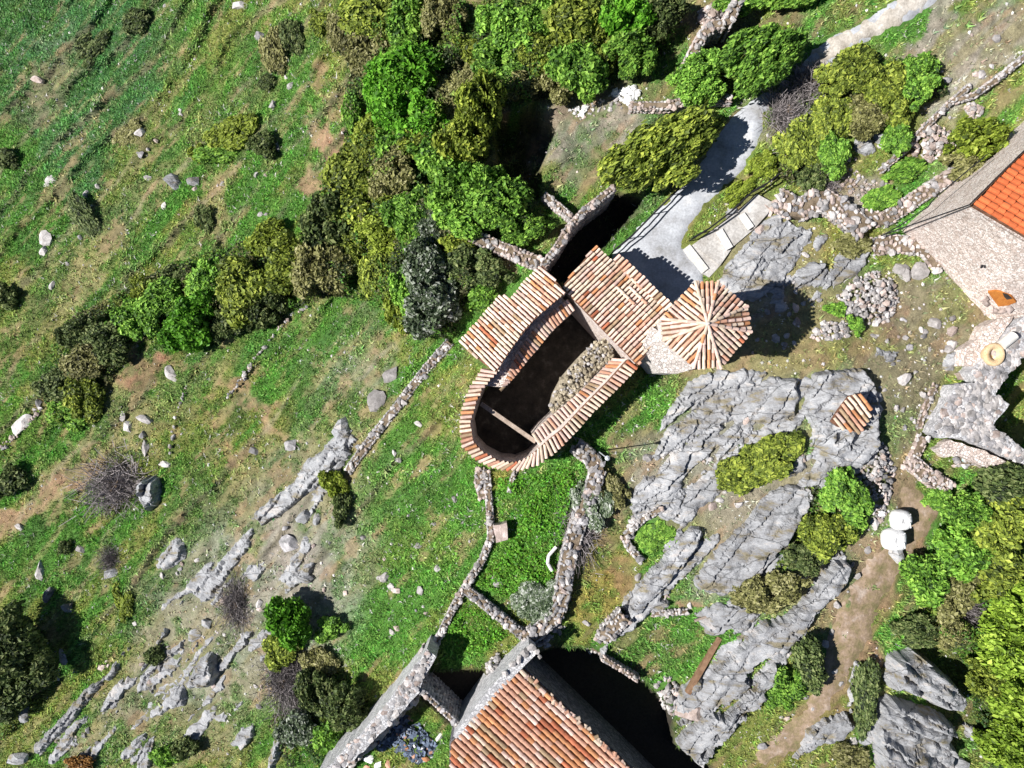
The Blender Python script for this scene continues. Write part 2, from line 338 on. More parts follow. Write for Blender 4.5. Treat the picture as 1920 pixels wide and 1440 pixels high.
# ------------------------------------------------------------------ ground colour: what covers the soil where, plus some painted shade
# (px, py, rx, ry, angle, kind, strength)
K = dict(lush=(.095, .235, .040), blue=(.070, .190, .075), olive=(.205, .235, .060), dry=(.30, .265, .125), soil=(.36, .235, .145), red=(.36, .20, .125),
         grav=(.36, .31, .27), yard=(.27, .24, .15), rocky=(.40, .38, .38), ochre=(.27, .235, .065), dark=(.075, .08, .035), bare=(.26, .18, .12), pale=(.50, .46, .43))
BL = [(850,150,230,200,20,'dark',.55),(780,400,180,140,30,'dark',.5),(1100,80,180,100,0,'dark',.5),(350,600,230,70,35,'dark',.4),(1800,1080,140,120,0,'dark',.5),(975,290,50,80,0,'dark',1),  # last blob here: the hollow's shade put into the cover colour
 (60,150,300,330,45,'blue',.9),(150,60,260,70,50,'blue',.8),(420,200,260,60,50,'lush',.7),(560,200,70,200,20,'lush',.9),(470,400,80,130,10,'lush',.9),(60,400,60,220,20,'lush',.9),
 (300,200,160,26,50,'olive',.8),(230,330,160,22,47,'olive',.8),(130,560,190,26,52,'dry',.7),(60,620,60,90,50,'olive',.8),(620,280,22,90,32,'soil',1),(590,330,34,40,20,'soil',.9),(640,200,20,80,20,'soil',.5),
 (400,380,18,90,10,'dry',.8),(280,700,55,34,20,'red',1),(240,760,60,50,30,'dry',.7),(180,860,150,48,32,'dry',.9),(60,950,120,28,25,'soil',.9),(150,900,110,18,38,'soil',.7),(80,1060,120,60,0,'lush',.8),(40,800,60,60,0,'lush',.6),
 (600,640,90,80,30,'lush',1),(540,730,30,120,38,'lush',.8),(470,760,26,90,42,'soil',.75),(410,830,20,60,42,'red',.7),(540,900,110,60,45,'yard',.6),(400,900,60,140,35,'olive',.7),
 (780,980,170,170,0,'lush',1),(720,1130,130,140,0,'lush',1),(760,800,80,140,40,'lush',.85),(820,760,70,70,0,'olive',.5),(660,560,70,70,0,'lush',.8),(680,640,40,60,20,'yard',.5),
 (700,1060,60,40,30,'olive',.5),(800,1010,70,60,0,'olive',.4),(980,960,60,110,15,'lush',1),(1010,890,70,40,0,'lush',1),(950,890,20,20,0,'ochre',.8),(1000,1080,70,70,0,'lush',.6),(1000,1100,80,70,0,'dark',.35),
 (860,1190,70,60,0,'lush',.8),(860,1160,60,40,0,'ochre',.4),(1120,1080,55,100,12,'ochre',1),(1170,1090,30,60,20,'red',.55),(1110,1180,50,30,10,'ochre',.8),(1060,1200,40,16,10,'lush',.4),
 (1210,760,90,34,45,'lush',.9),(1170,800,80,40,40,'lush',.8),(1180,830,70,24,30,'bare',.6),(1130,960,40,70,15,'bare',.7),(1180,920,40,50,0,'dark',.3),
 (470,1080,330,190,48,'yard',.6),(300,800,200,40,48,'dry',.5),(150,480,200,34,50,'dry',.5),(330,300,180,24,50,'dry',.45),(480,180,150,24,52,'dry',.4),(640,760,60,120,30,'yard',.4),(480,1150,260,190,48,'rocky',.38),(260,1300,240,30,48,'grav',.5),(560,1060,60,110,45,'grav',.4),(300,1260,300,70,50,'yard',.55),(420,1350,260,60,30,'yard',.5),(520,1100,120,70,45,'grav',.35),(560,1000,120,60,45,'grav',.4),(480,1340,80,40,0,'lush',.5),(240,1400,80,40,0,'lush',.5),(200,1250,60,50,0,'olive',.5),
 (1580,1150,26,150,38,'soil',1),(1640,1060,34,90,35,'soil',1),(1700,960,30,90,25,'bare',.9),(1550,1300,90,22,60,'soil',.7),(1490,1400,120,26,42,'ochre',.6),(1560,1360,60,20,50,'soil',.7),
 (1500,640,260,140,20,'yard',.7),(1500,950,200,200,30,'yard',.6),(1740,620,130,110,30,'yard',1),(1700,720,90,110,10,'yard',.9),(1680,850,60,90,10,'yard',.9),(1670,820,40,60,0,'lush',.35),(1680,600,24,20,0,'bare',.8),(1800,560,60,40,30,'olive',.5),(1600,660,120,20,8,'olive',.7),(1690,900,40,60,10,'soil',.5),
 (1540,640,150,24,8,'ochre',.5),(1780,960,40,60,0,'lush',.6),(1750,1000,24,60,25,'lush',.9),(1700,1010,30,60,30,'soil',.7),
 (1450,500,110,120,0,'yard',.8),(1560,460,110,50,0,'ochre',.55),(1360,640,60,20,0,'yard',.7),(1480,660,100,20,8,'ochre',.6),(1450,560,60,30,0,'grav',.5),(1400,480,40,80,30,'grav',.5),
 (1600,240,200,150,30,'olive',.6),(1760,130,170,80,30,'yard',.8),(1590,350,80,34,10,'grav',.9),(1850,80,120,50,40,'grav',.7),(1820,150,100,24,45,'pale',.6),(1880,200,60,30,40,'lush',.8),(1680,370,70,30,30,'lush',.8),(1780,330,60,40,30,'yard',.8),
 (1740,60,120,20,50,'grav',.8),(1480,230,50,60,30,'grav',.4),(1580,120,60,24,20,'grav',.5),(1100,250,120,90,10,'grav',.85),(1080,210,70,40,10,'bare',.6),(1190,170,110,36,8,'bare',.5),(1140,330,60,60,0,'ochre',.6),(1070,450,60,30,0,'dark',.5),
 (880,140,50,100,25,'bare',.9),(860,200,50,50,0,'bare',.8),(960,480,40,20,20,'bare',.8),(1010,160,60,30,40,'bare',.6),(1430,60,80,26,30,'bare',.7),(1380,60,60,40,30,'soil',.4),(1330,50,60,40,0,'bare',.8),
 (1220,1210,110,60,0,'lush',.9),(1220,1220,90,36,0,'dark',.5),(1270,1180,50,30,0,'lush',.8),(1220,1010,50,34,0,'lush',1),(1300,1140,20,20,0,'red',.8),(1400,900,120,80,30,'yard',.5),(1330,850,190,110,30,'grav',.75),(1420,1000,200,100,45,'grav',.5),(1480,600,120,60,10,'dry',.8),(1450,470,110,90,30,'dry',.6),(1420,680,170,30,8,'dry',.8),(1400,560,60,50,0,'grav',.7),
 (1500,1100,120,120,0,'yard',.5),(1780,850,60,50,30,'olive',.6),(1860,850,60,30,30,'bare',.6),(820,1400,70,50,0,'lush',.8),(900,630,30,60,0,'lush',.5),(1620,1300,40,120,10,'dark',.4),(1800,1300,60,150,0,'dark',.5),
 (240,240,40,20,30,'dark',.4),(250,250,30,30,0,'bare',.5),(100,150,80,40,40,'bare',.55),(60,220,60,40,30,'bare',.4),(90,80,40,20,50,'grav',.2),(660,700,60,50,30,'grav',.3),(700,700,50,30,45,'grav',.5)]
def ground_color(px, py, x, y):
    wx = px + (fbm(x * .9, y * .9, 51) - .5) * 90; wy = py + (fbm(x * .9, y * .9, 52) - .5) * 90
    u = x * ca + y * sa; v = -x * sa + y * ca
    base = np.zeros(px.shape + (3,)); t = fbm(u * .22, v * .9, 61)[..., None]
    base[:] = (1 - sstep(.40, .56, t)) * np.array(K['lush']) + sstep(.40, .56, t) * np.array(K['olive'])
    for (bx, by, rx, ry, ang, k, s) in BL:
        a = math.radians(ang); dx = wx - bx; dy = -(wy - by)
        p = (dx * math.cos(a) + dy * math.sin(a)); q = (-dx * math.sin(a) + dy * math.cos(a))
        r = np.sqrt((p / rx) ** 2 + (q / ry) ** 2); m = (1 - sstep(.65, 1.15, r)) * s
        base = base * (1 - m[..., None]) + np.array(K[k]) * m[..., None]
    stq = (v + fbm(x * .16, y * .16, 31) * 3.2) / 2.7; frq = stq - np.floor(stq); lf = sstep(2, 9, v + 6)
    e = np.exp(-((frq - .10) / .07) ** 2) * sstep(.42, .56, fbm(u * .15, v * .5, 77)) * lf * .6; base = base * (1 - e[..., None]) + np.array((.36, .31, .20)) * e[..., None]
    st2 = (v + fbm(x * .3, y * .3, 32) * 2.0) / .95; fr2 = st2 - np.floor(st2)
    e = np.exp(-((fr2 - .5) / .10) ** 2) * sstep(.52, .64, fbm(u * .3, v * .8, 78)) * lf * .35; base = base * (1 - e[..., None]) + np.array((.30, .29, .14)) * e[..., None]
    e = sstep(.50, .66, fbm(u * .4, v * .8, 79, 5)) * lf * .45; base = base * (1 - e[..., None]) + np.array((.06, .13, .045)) * e[..., None]
    # streaks of soil / pale grass along the terraces, patches of weeds
    s1 = sstep(.60, .72, fbm(u * .35, v * 1.7, 71, 5))[..., None] * .55; base = base * (1 - s1) + np.array(K['dry']) * s1
    s2 = sstep(.62, .72, fbm(u * .6, v * 1.4, 72, 5))[..., None] * .5; base = base * (1 - s2) + np.array(K['soil']) * s2
    s3 = sstep(.60, .70, fbm(x * 1.3, y * 1.3, 73, 4))[..., None] * np.where(px > 1160, .15, .45)[..., None]; base = base * (1 - s3) + np.array(K['lush']) * .8 * s3
    n = fbm(x * 4, y * 4, 74, 3)[..., None]; base = base * (.62 + .76 * n)
    return base
GC = np.zeros(GX.shape + (3,)); GC[:] = K['olive']
gm = (PX > -500) & (PX < 2450) & (PY > -450) & (PY < 1900)
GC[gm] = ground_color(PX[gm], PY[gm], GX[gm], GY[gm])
for poly_, c_ in ((ALLEY, .05), (ROOM, .05), (LANE, .05)):  # deep shade of alley, room and lane painted into the ground colour
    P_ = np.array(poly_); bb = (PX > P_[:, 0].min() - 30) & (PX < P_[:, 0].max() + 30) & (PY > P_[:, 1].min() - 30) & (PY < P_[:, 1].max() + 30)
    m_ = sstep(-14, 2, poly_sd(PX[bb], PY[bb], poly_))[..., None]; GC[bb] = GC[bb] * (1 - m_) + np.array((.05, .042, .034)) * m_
def col_at(x, y):
    i = np.clip(np.searchsorted(gx, x) - 1, 0, len(gx) - 2); j = np.clip(np.searchsorted(gy, y) - 1, 0, len(gy) - 2); return GC[j, i]

m, nt, b = new_mat('soil_and_turf'); L = nt.links
at = _node(nt, 'ShaderNodeAttribute', attribute_name='cover'); geo = _node(nt, 'ShaderNodeNewGeometry')
n1 = noise(nt, geo.outputs['Position'], 7, 6, .8); h1 = hsv(nt, at.outputs['Color'], n1.outputs[0], .1, 1.9)
n2 = noise(nt, geo.outputs['Position'], 26, 4, .7); h2 = hsv(nt, h1.outputs[0], n2.outputs[0], .35, 1.65)
L.new(h2.outputs[0], b.inputs['Base Color']); b.inputs['Roughness'].default_value = .95
bp = _node(nt, 'ShaderNodeBump'); bp.inputs['Strength'].default_value = 1; bp.inputs['Distance'].default_value = .12
L.new(n1.outputs[0], bp.inputs['Height']); L.new(bp.outputs[0], b.inputs['Normal']); M_ground = m
ny, nx = GX.shape
idx = np.arange(ny * nx).reshape(ny, nx)
F = np.stack([idx[:-1, :-1], idx[:-1, 1:], idx[1:, 1:], idx[1:, :-1]], -1).reshape(-1, 4)
V = np.stack([GX, GY, GZ], -1).reshape(-1, 3)
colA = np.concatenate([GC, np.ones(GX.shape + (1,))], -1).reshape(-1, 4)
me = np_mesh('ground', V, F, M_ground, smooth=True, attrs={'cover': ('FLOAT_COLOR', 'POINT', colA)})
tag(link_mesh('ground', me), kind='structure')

# ------------------------------------------------------------------ patches that lie on the ground (paths, outcrops)
def densify(P, step, jit=0.0, seed=0):
    out = []; n = len(P); r = random.Random(seed)
    for i in range(n):
        a = Vector(P[i][:2]); c = Vector(P[(i + 1) % n][:2]); k = max(1, int((c - a).length / step))
        nrm = Vector((-(c - a).y, (c - a).x)).normalized()
        for j in range(k):
            p = a.lerp(c, j / k)
            if jit and j: p = p + nrm * r.uniform(-jit, jit)
            out.append(p)
    return out
def cdt_patch(poly_px, spacing, jit=0.0, seed=0, bstep=None):
    """returns 2-D world points inside the outline seen in the photograph, triangles and distance from the edge in metres"""
    W2 = [G(px, py).to_2d() for px, py in poly_px]
    B = densify(W2, bstep or spacing * 1.3, jit, seed)
    Bn = np.array([(p.x, p.y) for p in B])
    x0, y0 = Bn.min(0); x1, y1 = Bn.max(0)
    xs, ys = np.meshgrid(np.arange(x0, x1, spacing), np.arange(y0, y1, spacing))
    r = np.random.default_rng(seed + 1)
    xs = (xs + r.uniform(-.35, .35, xs.shape) * spacing).ravel(); ys = (ys + r.uniform(-.35, .35, ys.shape) * spacing).ravel()
    d = poly_sd(xs, ys, Bn); k = d > spacing * .55
    pts = [Vector((float(a), float(c))) for a, c in zip(np.concatenate([Bn[:, 0], xs[k]]), np.concatenate([Bn[:, 1], ys[k]]))]
    n = len(Bn)
    vs, es, fs, *_ = mg.delaunay_2d_cdt(pts, [(i, (i + 1) % n) for i in range(n)], [], 1, 1e-4)
    A = np.array([(p.x, p.y) for p in vs]); D = np.maximum(poly_sd(A[:, 0], A[:, 1], Bn), 0)
    T = []
    for f in fs:
        if len(f) != 3: continue
        a, b_, c = f
        if (A[b_, 0] - A[a, 0]) * (A[c, 1] - A[a, 1]) - (A[b_, 1] - A[a, 1]) * (A[c, 0] - A[a, 0]) < 0: f = [a, c, b_]
        T.append(tuple(f))
    return A, T, D
KEEP_FN = []
KEEP_CLEAR = []      # pixel polygons where no grass grows
def surface_patch(name, poly, mat, h=.03, spacing=.35, jit=.05, seed=1, clear=True):
    A, T, D = cdt_patch(poly, spacing, jit, seed, .3)
    z = hgt(A[:, 0], A[:, 1]) + np.where(D < 1e-4, -.1, h + .03)
    V = np.stack([A[:, 0], A[:, 1], z], -1)
    me = np_mesh(name, V, np.array(T), mat, smooth=True)
    if clear: KEEP_CLEAR.append(poly)
    return link_mesh(name, me)
EXCL = [[(1140,1240),(1200,1170),(1290,1150),(1350,1170),(1280,1290),(1200,1290)], [(1178,1012),(1225,968),(1275,985),(1205,1052)], [(1060,830),(1200,690),(1290,700),(1240,800),(1150,870)]]
def outcrop(poly, h, label, seed, mat=None, spacing=.1, step=.22, name='rock_outcrop', cat='rock', edge=.35, jit=.09, group=None, ang=48, crack=.12, rag=.30):
    A, T, D = cdt_patch(poly, spacing, jit, seed, .16)
    x, y = A[:, 0], A[:, 1]; a = math.radians(ang)
    u = x * math.cos(a) + y * math.sin(a); v = -x * math.sin(a) + y * math.cos(a)
    wv = v + (fbm(x * .4, y * .4, seed + 3) - .5) * .9
    f = (wv + (fbm(u * .9, v * .9, seed + 12) - .5) * .7) / .74; fr = f - np.floor(f); stp = fr ** 3 * -step + (_hash(np.floor(f), np.floor(f) * 0, seed) - .5) * step
    wu = u + (fbm(x * .6, y * .6, seed + 5) - .5) * 2.2
    c1 = np.abs(((wu / 1.7) % 1) - .5); cr = (1 - sstep(0, .045, c1)) * crack * sstep(.48, .58, fbm(x * .8, y * .8, seed + 9))
    c2 = np.abs(((wv / 1.25) % 1) - .5); cr2 = (1 - sstep(0, .05, c2)) * crack * sstep(.42, .56, fbm(u * .5, v * .9, seed + 10))
    solid = cat == 'boulder' or h >= .9
    if not solid:
        pres = lambda X, Y, DD: sstep(.0, .10, fbm((X * math.cos(a) + Y * math.sin(a)) * .42, (-X * math.sin(a) + Y * math.cos(a)) * 1.25, seed + 21, 5) - (rag + .17 * (1 - sstep(0, .5, DD))))
        pr_ = pres(x, y, D)
        excl = EXCL if name == 'bedrock' else []
        pxx, pyy = proj(x, y, hgt(x, y))
        for q in excl: pr_ = pr_ * (1 - sstep(-6, 4, poly_sd(pxx, pyy, q)))
    else: pr_ = 1
    z = hgt(x, y) + pr_ * sstep(0, edge, D) * (h + stp + (fbm(u * .5, v * 1.0, seed + 7, 3) - .5) * h * 1.1 + (fbm(x * 4, y * 4, seed + 8, 3) - .5) * .07 - cr - cr2) + .02 - (1 - pr_) * .16
    z = np.where(D < 1e-4, hgt(x, y) - .25, z)
    L = Vector((float(x.mean()), float(y.mean()), float(hgt(x.mean(), y.mean()))))
    V = np.stack([x - L.x, y - L.y, z - L.z], -1)
    me = np_mesh(name, V, np.array(T), mat or M_rock, smooth=False)
    o = link_mesh(name, me, None, L)
    if solid: KEEP_CLEAR.append(poly)
    else: KEEP_FN.append((poly, pres))
    return tag(o, label, cat, group)

# ------------------------------------------------------------------ pieces: up to 300 objects sharing meshes, the rest one "stuff" mesh
class Pieces:
    def __init__(s, name, parent, bases, mats, limit=300):
        s.name, s.parent, s.bases, s.mats, s.limit = name, parent, bases, mats, limit; s.items = []
    def add(s, M, b, m, size=1.0): s.items.append((M, b, m, size))
    def finish(s, rest_name=None):
        L = parent_world(s.parent); T = Matrix.Translation(-L)
        s.items.sort(key=lambda t: -t[3]); cache = {}
        for M, b, m, _ in s.items[:s.limit]:
            if (b, m) not in cache:
                V, F = s.bases[b]; cache[(b, m)] = py_mesh(s.name, V, F, s.mats[m])
            o = bpy.data.objects.new(s.name, cache[(b, m)]); COL.objects.link(o); o.parent = s.parent; o.matrix_basis = T @ M
        rest = s.items[s.limit:]
        if rest:
            Vs, Fs, mi, base = [], [], [], 0
            for M, b, m, _ in rest:
                V, F = s.bases[b]; A = np.array(V); MM = np.array(T @ M)
                A = A @ MM[:3, :3].T + MM[:3, 3]; Vs.append(A)
                Fs += [tuple(i + base for i in f) for f in F]; mi += [m] * len(F); base += len(V)
            V = np.concatenate(Vs); me = py_mesh(rest_name or s.name + '_courses', V.tolist(), Fs, s.mats)
            me.polygons.foreach_set('material_index', mi)
            tag(link_mesh(rest_name or s.name + '_courses', me, s.parent), kind='stuff')

def rock_base(seed, sub=1, flat=.7, cuts=10):
    """angular block: a sphere cut by random planes"""
    import bmesh
    r = random.Random(seed); bm = bmesh.new(); bmesh.ops.create_icosphere(bm, subdivisions=sub, radius=.62)
    for _ in range(cuts):
        n = Vector((r.uniform(-1, 1), r.uniform(-1, 1), r.uniform(-.6, 1))).normalized(); d = r.uniform(.27, .42)
        for v in bm.verts:
            k = v.co.dot(n) - d
            if k > 0: v.co -= n * k
    for v in bm.verts:
        v.co *= 1.12 * (1 + r.uniform(-.05, .05)); v.co.z *= flat
    V = [tuple(v.co) for v in bm.verts]; F = [tuple(v.index for v in f.verts) for f in bm.faces]; bm.free(); return V, F
SB = [rock_base(i, 1) for i in range(8)]         # 80 triangles each
SBs = [rock_base(40 + i, 1, .6, 5) for i in range(5)]
def tiny_base(seed):
    r = random.Random(seed)
    V = [(r.uniform(.35, .5) * math.cos(t), r.uniform(.35, .5) * math.sin(t), r.uniform(-.1, .1)) for t in [i * 2 * math.pi / 5 for i in range(5)]] + [(r.uniform(-.1, .1), r.uniform(-.1, .1), .35)]
    return V, [(i, (i + 1) % 5, 5) for i in range(5)]
STONEM = [M_stone, M_stone2, M_stone3]

def rotm(rx, ry, rz): return Matrix.Rotation(rz, 4, 'Z') @ Matrix.Rotation(ry, 4, 'Y') @ Matrix.Rotation(rx, 4, 'X')
def stone_M(p, sx, sy, sz, rz, r, tilt=.25):
    return Matrix.Translation(p) @ rotm(r.uniform(-tilt, tilt), r.uniform(-tilt, tilt), rz) @ Matrix.Diagonal((sx, sy, sz, 1))
def pick(r, wts):
    t = r.random() * sum(wts)
    for i, w_ in enumerate(wts):
        t -= w_
        if t <= 0: return i
    return len(wts) - 1

def stone_wall(pts, width, h, label, seed=1, size=.32, wts=(5, 2, 3), name='stone_wall', cat='wall', group=None, broken=.25, top=None, sides=True, core=True):
    """dry stone wall along a pixel polyline; h metres over the ground, or level top z; every top stone its own object"""
    r = random.Random(seed); size = size * .72 if size < .4 else size
    P = []
    for i in range(len(pts)):
        q = pts[i]; hh = q[2] if len(q) > 2 else h
        g = G(q[0], q[1]);
        for _ in range(4):
            z = (top if top is not None else g.z + hh); g2 = Wp(q[0], q[1], z); gz = float(hgt(g2.x, g2.y)); g = Vector((g2.x, g2.y, gz))
        P.append((g.x, g.y, top if top is not None else g.z + hh))
    L = Vector((P[0][0], P[0][1], float(hgt(P[0][0], P[0][1]))))
    t = empty(name, L, label, cat, group)
    # resample
    seg = []
    for i in range(len(P) - 1):
        a = Vector(P[i]); c = Vector(P[i + 1]); n = max(1, round((c - a).to_2d().length / size))
        for j in range(n): seg.append((a.lerp(c, j / n), (c - a).to_2d().normalized()))
    seg.append((Vector(P[-1]), (Vector(P[-1]) - Vector(P[-2])).to_2d().normalized()))
    if core:
        mb = MB(); lf = []; rt = []
        for p, d in seg:
            n = Vector((-d.y, d.x)); k = width * .5 - size * .25; lf.append((p.x + n.x * k, p.y + n.y * k, p.z - size * .35)); rt.append((p.x - n.x * k, p.y - n.y * k, p.z - size * .35))
        for i in range(len(seg) - 1):
            q = [lf[i], rt[i], rt[i + 1], lf[i + 1]]
            mb.prism(q, [(x, y, min(float(hgt(x, y)), z) - .4) for x, y, z in q])
        mb.build('wall_core', M_core, t)
    pc = Pieces('stone', t, SB, STONEM)
    rows = max(1, round(width / (size * .92)))
    for i, (p, d) in enumerate(seg):
        n = Vector((-d.y, d.x)); rz = math.atan2(d.y, d.x)
        for k in range(rows):
            if r.random() < broken * .5: continue
            off = ((k + .5) / rows - .5) * width * (1 + .25 * math.sin(i * .9 + seed)) + r.uniform(-.08, .08)
            al = r.uniform(-.2, .2) * size
            s = size * r.choice((.6, .85, 1, 1.15, 1.6)) * r.uniform(.85, 1.15)
            pos = Vector((p.x + n.x * off + d.x * al, p.y + n.y * off + d.y * al, p.z - size * .12 - (r.uniform(.1, .3) if r.random() < broken else 0) + r.uniform(-.03, .04)))
            pc.add(stone_M(pos, s * 1.25, s * 1.05, s * r.uniform(.6, .95), rz + r.uniform(-.4, .4) + r.choice((0, math.pi / 2)), r), r.randrange(8), pick(r, wts), s + 5)
        if sides:
            for sgn in (-1, 1):
                x, y = p.x + n.x * sgn * width * .5, p.y + n.y * sgn * width * .5
                gz = float(hgt(x, y)); z = p.z - size * .6
                while z > gz - .05:
                    s = size * r.uniform(.8, 1.15)
                    pc.add(stone_M(Vector((x, y, z)), s * 1.3, s * .8, s * .85, rz + r.uniform(-.15, .15), r, .12), r.randrange(8), pick(r, wts), s)
                    z -= size * .62
    pc.finish(); return t

def rubble(poly, n, size, label, seed=1, hgt_m=.35, wts=(6, 2, 2), name='rubble_heap', cat='rubble', group=None, mats=None):
    r = random.Random(seed); P = np.array(poly, float)
    c = P.mean(0); g = G(*c); t = empty(name, g, label, cat, group)
    pc = Pieces('stone', t, SB, mats or STONEM); k = 0; tries = 0
    while k < n and tries < n * 30:
        tries += 1
        px, py = r.uniform(P[:, 0].min(), P[:, 0].max()), r.uniform(P[:, 1].min(), P[:, 1].max())
        d = float(poly_sd(np.array([px]), np.array([py]), poly)[0])
        if d < 2: continue
        q = G(px, py); s = size * .82 * r.choice((.5, .7, .9, 1, 1.5)) * r.uniform(.85, 1.2)
        q.z += min(1, d / 25) * hgt_m * r.uniform(.4, 1) + s * .1
        pc.add(stone_M(q, s * 1.2, s, s * .85, r.uniform(0, 6.3), r, .5), r.randrange(8), pick(r, wts), s); k += 1
    KEEP_CLEAR.append(poly); pc.finish(); return t

# ------------------------------------------------------------------ path, plaza, stairs
PATH = [(1128,500),(1146,470),(1205,412),(1262,360),(1300,322),(1330,270),(1362,225),(1400,190),(1450,160),(1505,110),(1545,72),(1610,40),(1680,-4),(1720,-60),(1830,-60),(1765,4),(1700,45),(1640,72),(1575,118),(1540,136),(1495,152),(1462,186),(1440,212),(1428,262),(1400,318),(1362,352),(1318,400),(1288,440),(1283,462),(1318,500),(1330,560),(1250,600),(1180,545)]
tag(surface_patch('concrete_path', PATH, M_conc, .11, .4, .06, 3), kind='structure')
tag(surface_patch('gravel_path', [(1458,165),(1505,112),(1545,74),(1610,42),(1680,-2),(1720,-58),(1825,-58),(1763,2),(1698,43),(1638,70),(1573,116),(1538,134),(1493,150),(1466,176)], speckle_mat('dusty_cream_gravel', [(.3, (.30, .26, .21)), (.45, (.42, .38, .33)), (.6, (.54, .50, .45)), (.72, (.64, .61, .57))], 1.0, 8, .7, .04, obj_rand=False), .15, .3, .16, 8), kind='structure')
tag(surface_patch('dirt_track', [(1672,905),(1700,900),(1740,925),(1790,925),(1745,1000),(1700,1070),(1665,1120),(1640,1200),(1600,1260),(1565,1330),(1520,1400),(1420,1450),(1400,1400),(1480,1350),(1530,1270),(1545,1200),(1580,1100),(1640,1030),(1690,985)],
    speckle_mat('trodden_earth', [(.32, (.19, .17, .08)), (.46, (.26, .20, .12)), (.56, (.34, .25, .18)), (.7, (.46, .38, .32))], 1.3, 7, .8, .05, obj_rand=False), .012, .4, .14, 5, clear=False), kind='structure')

KEEP_FN.append(([(1672,905),(1700,900),(1740,925),(1790,925),(1745,1000),(1700,1070),(1665,1120),(1640,1200),(1600,1260),(1565,1330),(1520,1400),(1420,1450),(1400,1400),(1480,1350),(1530,1270),(1545,1200),(1580,1100),(1640,1030),(1690,985)], lambda X, Y, D: (fbm(X * 1.1, Y * 1.1, 44) - .48 + np.minimum(D, .6) * .4 > 0) * 1.0))
